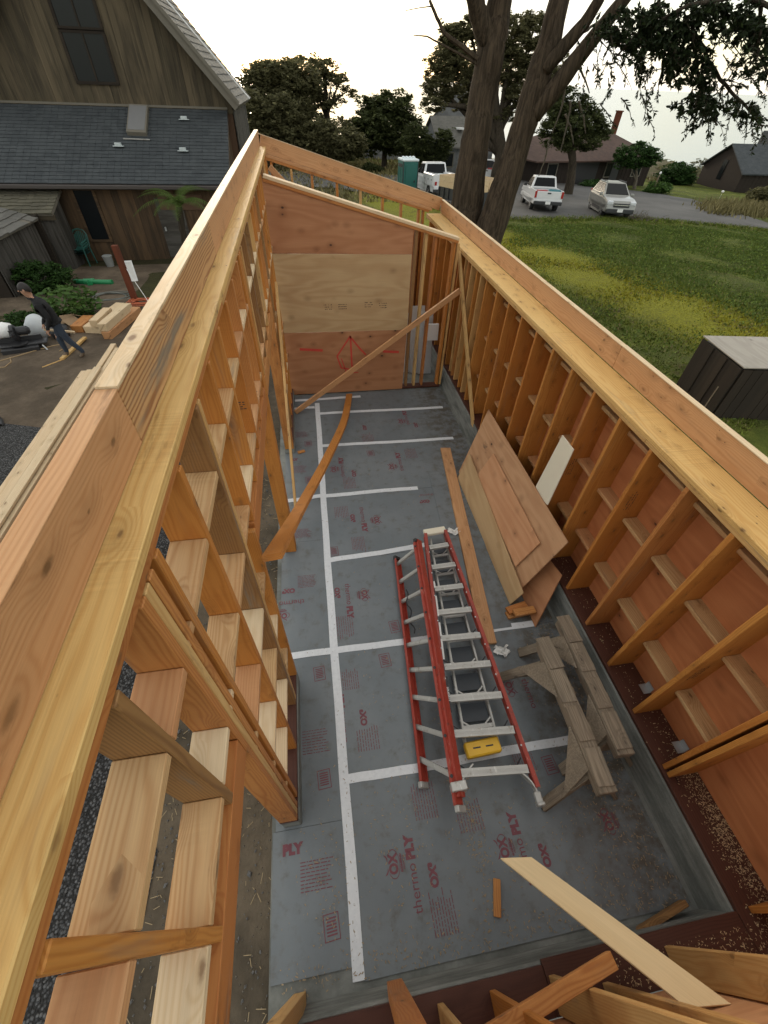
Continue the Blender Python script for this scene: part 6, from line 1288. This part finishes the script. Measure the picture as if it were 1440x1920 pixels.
P = gh(908, 347); hd = Vector((.30, .95, 0)); v = pickup('white pick-up seen between the two trunks far down the drive', P+hd*2.4, hd); on_veh(v, 'red_bundle', 'redcloth', (-2.2, -.35, .98), (.4, .5, .42), 'red fuel can in the far pick-up bed', 'can')
v.bx('headache_rack', (-.75, 0, 1.35), (.05, 1.6, .5), 'cardark')
# work truck with tool boxes
P = gh(824, 374); hd = Vector((-.10, .995, 0)); v = Veh('work_truck', 'white work truck with tool boxes half hidden by the corner rim', P+hd*1.6, hd, cat='truck'); w = 1.95
v.body([(-2.7, .45), (-2.7, .80), (2.4, .80), (2.75, .60), (2.75, .45)], w-.1, 'carwhite', (-1.6, 1.7), .44, .05); v.body([(-.35, .78), (-.35, 1.22), (1.2, 1.22), (2.5, 1.10), (2.75, .92), (2.75, .78)], w-.04, 'carwhite', (), bev=.07, name='hood_and_doors')
v.cabin(-.4, -.25, .6, 1.3, 1.20, 1.95, w-.1, w-.45, 'carwhite', pillars=(.48,)); v.wheels((-1.6, 1.7), 1.66, .41)
for sy in (-1, 1): v.bx('tool_box', (-1.58, sy*.76, 1.10), (2.1, .44, .66), 'carwhite', bev=.02); v.bx('mirror', (.9, sy*1.14, 1.35), (.12, .24, .34), 'cardark', bev=.02); v.bx('tail_light', (-2.72, sy*.80, .95), (.03, .14, .2), 'redlamp')
for sy in (-1, 1):
    for x in (-2.3, -1.6, -.9): v.bx('box_door', (x, sy*.984, 1.10), (.62, .012, .54), 'carwhite'); v.bx('latch', (x, sy*.996, 1.12), (.10, .015, .06), 'cardark')
v.bx('rear_bumper', (-2.76, 0, .55), (.14, w, .16), 'cardark'); v.bx('tailgate', (-2.66, 0, .98), (.05, 1.0, .36), 'cardark')
# dump trailer with plank sides
P = gh(894, 412); hd = Vector((-.30, .954, 0)); v = Veh('dump_trailer', 'black dump trailer with tall plank sides behind the left trunk', P+hd*1.2, hd, cat='trailer'); L, w = 3.3, 1.95
for sy in (-1, 1):
    v.bx('side_panel', (0, sy*w/2, .95), (L, .05, .62), 'cardark')
    for i in range(7): v.bx('stake_pocket', (-L/2+.1+i*(L-.2)/6, sy*(w/2+.05), .95), (.07, .06, .62), 'cardark')
    for z in (1.40, 1.68): v.bx('plank', (0, sy*w/2, z), (L, .04, .26), 'pale')
    v.bx('fender', (0, sy*(w/2+.18), .72), (1.5, .30, .04), 'cardark', bev=.01); v.bx('tail_light', (-L/2-.03, sy*.85, .62), (.03, .14, .10), 'redlamp')
v.bx('floor_plate', (0, 0, .66), (L, w, .05), 'cardark'); v.bx('front_panel', (L/2, 0, .95), (.05, w, .62), 'cardark'); v.bx('tail_panel', (-L/2, 0, .95), (.05, w, .62), 'cardark')
for z in (1.40, 1.68): v.bx('plank', (L/2, 0, z), (.04, w-.1, .26), 'pale')
for y in (-.72, -.36, 0, .36, .72): v.bx('plank', (-L/2, y, 1.5), (.04, .30, .55), 'pale')
v.wheels((-.42, .42), w+.36, .36, .2); v.bx('drawbar', (L/2+.6, 0, .5), (1.2, .10, .10), 'cardark'); v.bx('rear_bumper', (-L/2-.05, 0, .55), (.08, w, .14), 'cardark')
# portable toilet
def colx(x, Y, y=330): d = ray((x, y)); t = Y/d[1]; return Vector((t*d[0], Y, terr(t*d[0], Y)))
P = colx(764, 37.5); MAT['toilet'] = plain('teal_green_plastic', (.012, .115, .095), .45, 0, .1); MAT['roofwhite'] = plain('translucent_white', (.66, .74, .76), .4)
tl = empty('portable_toilet', P, R_(10), 'green portable toilet with a pale domed roof beside the road', 'toilet'); Tm = MW[tl.name]
def tp(n, mat, f, par=None, **k): m = MB(); f(m); m.v = [tuple(Tm @ Vector(q)) for q in m.v]; return m.build(n, mat, par or tl, **k)
tp('cabin', 'toilet', lambda m: m.box((0, 0, 1.05), (1.12, 1.12, 2.1)), bevel=.05); dr = tp('door', 'toilet', lambda m: m.box((.0, -.575, 1.02), (.78, .03, 1.85)), bevel=.01); tp('door_handle', 'black', lambda m: m.box((.3, -.60, 1.0), (.08, .03, .12)), dr)
for s in (-1, 1):
    tp('corner_trim', 'black', lambda m: m.box((s*.55, -.56, 1.05), (.05, .05, 2.1))); tp('vent_grille', 'black', lambda m: m.box((s*.575, 0, 1.85), (.02, .8, .18)))
    for y in (-.35, 0, .35): tp('rib', 'toilet', lambda m: m.box((s*.57, y, 1.0), (.03, .14, 1.5)))
rf = tp('roof', 'roofwhite', lambda m: m.box((0, 0, 2.16), (1.18, 1.18, .12)), bevel=.04)
for x in (-.38, -.13, .13, .38): tp('roof_dome', 'roofwhite', lambda m: m.lathe((x, 0, 2.2), [(.15, 0), (.14, .06), (.10, .11), (.03, .14)], 10), rf)
tp('base_skid', 'black', lambda m: m.box((0, 0, .03), (1.2, 1.2, .12)))
# ------------------------------------------------------------------ distant houses
def housebox(name, label, C, ax, L, Wd, he, hr, wall, roof, nwin=3, over=.4, hip=0.0, chim=None):
    """gabled/hipped house: ridge along 'ax' (unit vector), eave height he, ridge hr"""
    C = Vector(C); ax = Vector(ax).normalized(); ay = Vector((-ax.y, ax.x, 0)); M_ = Matrix((ax, ay, Vector((0, 0, 1)))).transposed().to_4x4(); M_.translation = C; r = empty(name, C, 0, label, 'house')
    def put(n, mat, m, par=None, **k): m.v = [tuple(M_ @ Vector(q)) for q in m.v]; return m.build(n, mat, par or r, **k)
    m = MB(); m.prism([(-L/2, -Wd/2, -1), (-L/2, Wd/2, -1), (-L/2, Wd/2, he), (-L/2+0*hip, 0, hr if not hip else he), (-L/2, -Wd/2, he)], (L, 0, 0)); put('wall', wall, m)
    n = int(L/.5)
    for sy in (-1, 1):
        m = MB(); 
        for i in range(n): x = -L/2+(i+.5)*L/n; m.box((x, sy*(Wd/2+.012), he/2-.5), (.05, .025, he+1))
        o = put('battens', wall, m); o['kind'] = 'stuff'
        a, b = (-L/2-over, sy*(Wd/2+over), he-.25), (L/2+over, sy*(Wd/2+over), he-.25); c, d = (L/2+over-hip, 0, hr+.1), (-L/2-over+hip, 0, hr+.1); m = MB(); m.prism([a, b, c, d], (0, 0, .12)); put('roof', roof, m)
    if hip:
        for sx in (-1, 1): m = MB(); m.prism([(sx*(L/2+over), -Wd/2-over, he-.25), (sx*(L/2+over), Wd/2+over, he-.25), (sx*(L/2+over-hip), 0, hr+.1)], (0, 0, .12)); put('roof', roof, m)
    for sy in (-1, 1):
        for i in range(nwin): x = -L/2+(i+.5)*L/nwin; m = MB(); m.box((x, sy*(Wd/2+.03), he*.55), (1.1, .05, 1.1)); w = put('window', 'glass', m); m = MB(); m.box((x, sy*(Wd/2+.05), he*.55+.6), (1.3, .06, .10)); m.box((x, sy*(Wd/2+.05), he*.55-.6), (1.3, .06, .10)); m.box((x-.6, sy*(Wd/2+.05), he*.55), (.10, .06, 1.1)); m.box((x+.6, sy*(Wd/2+.05), he*.55), (.10, .06, 1.1)); put('frame', 'trim', m, w)
    for sx in (-1, 1): m = MB(); m.box((sx*(L/2+.03), 0, he*.9), (.05, .7, 1.8)); put('window', 'glass', m)
    if chim: m = MB(); m.box(chim, (.5, .5, 1.9)); m.box((chim[0], chim[1], chim[2]+.98), (.62, .62, .10)); put('chimney', 'redpost', m)
    return r, put
MAT['wallgrey'] = siding('grey_house_wall', (.20, .205, .205), (.16, .165, .17), .3); MAT['walldark'] = siding('dark_house_wall', (.038, .029, .024), (.026, .021, .018), .4)
G = gh(1060, 345); r, put = housebox('ranch_house', 'low dark house with a brown hipped roof beyond the asphalt', (G.x+2.5, G.y+4.5, terr(G.x, G.y)-.1), (.98, .2, 0), 15, 8, 2.2, 3.6, 'walldark', 'shingle_brown', 4, .7, 3.5, (5.6, 1.2, 4.6))
m = MB(); m.box((-1.5, -4.06, 1.1), (3.4, .06, 2.2)); put('garage_door', 'black', m); m = MB(); m.box((2.6, -4.06, 1.1), (1.0, .06, 2.1)); put('door', 'cardark', m)
G = colx(872, 66); housebox('gabled_house', 'pale grey gabled house behind the trunks', (G.x, G.y+3, G.z), (.35, .94, 0), 9, 8, 4.2, 8.6, 'wallgrey', 'shingle_grey', 2, .3)
G = colx(838, 60); r, put = housebox('grey_annex', 'small grey annex with a low roof beside the gabled house', (G.x, G.y, G.z), (.98, .2, 0), 5, 4.5, 2.6, 4.6, 'wallgrey', 'shingle_grey', 2, .3)
m = MB(); m.box((.3, -1.3, 3.9), (.7, .7, .15)); put('skylight', 'white', m)
G = gh(1334, 357); r, put = housebox('low_house', 'low dark shingled house at the right edge above the sea', (G.x+11.0, G.y+2.2, G.z-.3), (.998, -.06, 0), 17, 7.0, 2.1, 4.0, 'walldark', 'shingle', 1, .3)
m = MB(); m.box((1.0, 1.4, 4.5), (9, 2.6, 1.5)); put('upper_storey', 'shingle', m); m = MB(); m.box((2.0, -3.95, .9), (4.5, .5, .5)); put('porch_roof', 'shingle', m)
# fences and posts far away
for (x, Y, n, ang, lab) in ((700, 78, 5, .05, 'grey board fence on the meadow, left run'), (742, 77, 5, -.12, 'grey board fence on the meadow, right run')):
    P = colx(x, Y); fe = empty('board_fence', P, ang, lab, 'fence', 'meadow fences')
    for i in range(n): m = MB(); m.box((-2.4+i*1.2, 0, .75), (1.17, .05, 1.5)); m.v = [tuple(MW[fe.name] @ Vector(q)) for q in m.v]; m.build('fence_panel', 'wallgrey', fe)
    for i in range(n+1): m = MB(); m.box((-3.0+i*1.2, .05, .8), (.1, .1, 1.7)); m.v = [tuple(MW[fe.name] @ Vector(q)) for q in m.v]; m.build('fence_post', 'trim', fe)
P = gh(1222, 362); m = MB(); m.tube([P, P+Vector((.1, 0, 1.5))], .05, 8); ps = empty('marker_post', P, 0, 'short pale marker post with a white cap by the round evergreen', 'post'); m.build('pole', 'horse', ps); m = MB(); m.lathe(P+Vector((.1, 0, 1.5)), [(.09, 0), (.10, .1), (.03, .2)], 10); m.build('cap', 'white', ps)
P = gh(1349, 372); ml = empty('garden_light', P, 0, 'small white lamp on a thin stalk in the grass near the low house', 'lamp'); m = MB(); m.tube([P, P+Vector((0, 0, .5))], .02, 6); m.build('stalk', 'steel', ml); m = MB(); m.lathe(P+Vector((0, 0, .5)), [(.12, 0), (.14, .08), (.05, .14)], 10); m.build('head', 'white', ml)
# dune ridge before the sea
m = MB()
def dune(u, v): x = 40+58*u; y = 62+26*v-12*u; h = 5.0*math.sin(math.pi*v)**1.2*(.45+.55*math.sin(u*7+.6)**2)*math.sin(math.pi*min(1, max(0, u)))**.5; return (x, y, terr(x, y)-.3+h*.55)
m.sheet(dune, 40, 16); MAT['dune'] = dirt_mat('dune_sand', (.14, .115, .075), (.085, .085, .040), .1); tag(m.build('dune', 'dune', smooth=True, fix=False), kind='structure')
pts = []
for _ in range(900):
    u, v = random.random(), random.uniform(.1, .7); q = dune(u, v)
    if math.sin(u*23)*math.cos(v*17) > .15: pts.append(blob((q[0], q[1], q[2]+.15), (.9, .9, .35), 14, .1))
o = leaves('dune_scrub', np.concatenate(pts), .22, 'cypress2', None); tag(o, 'dark scrub growing on the dune before the sea', 'scrub', kind='stuff')
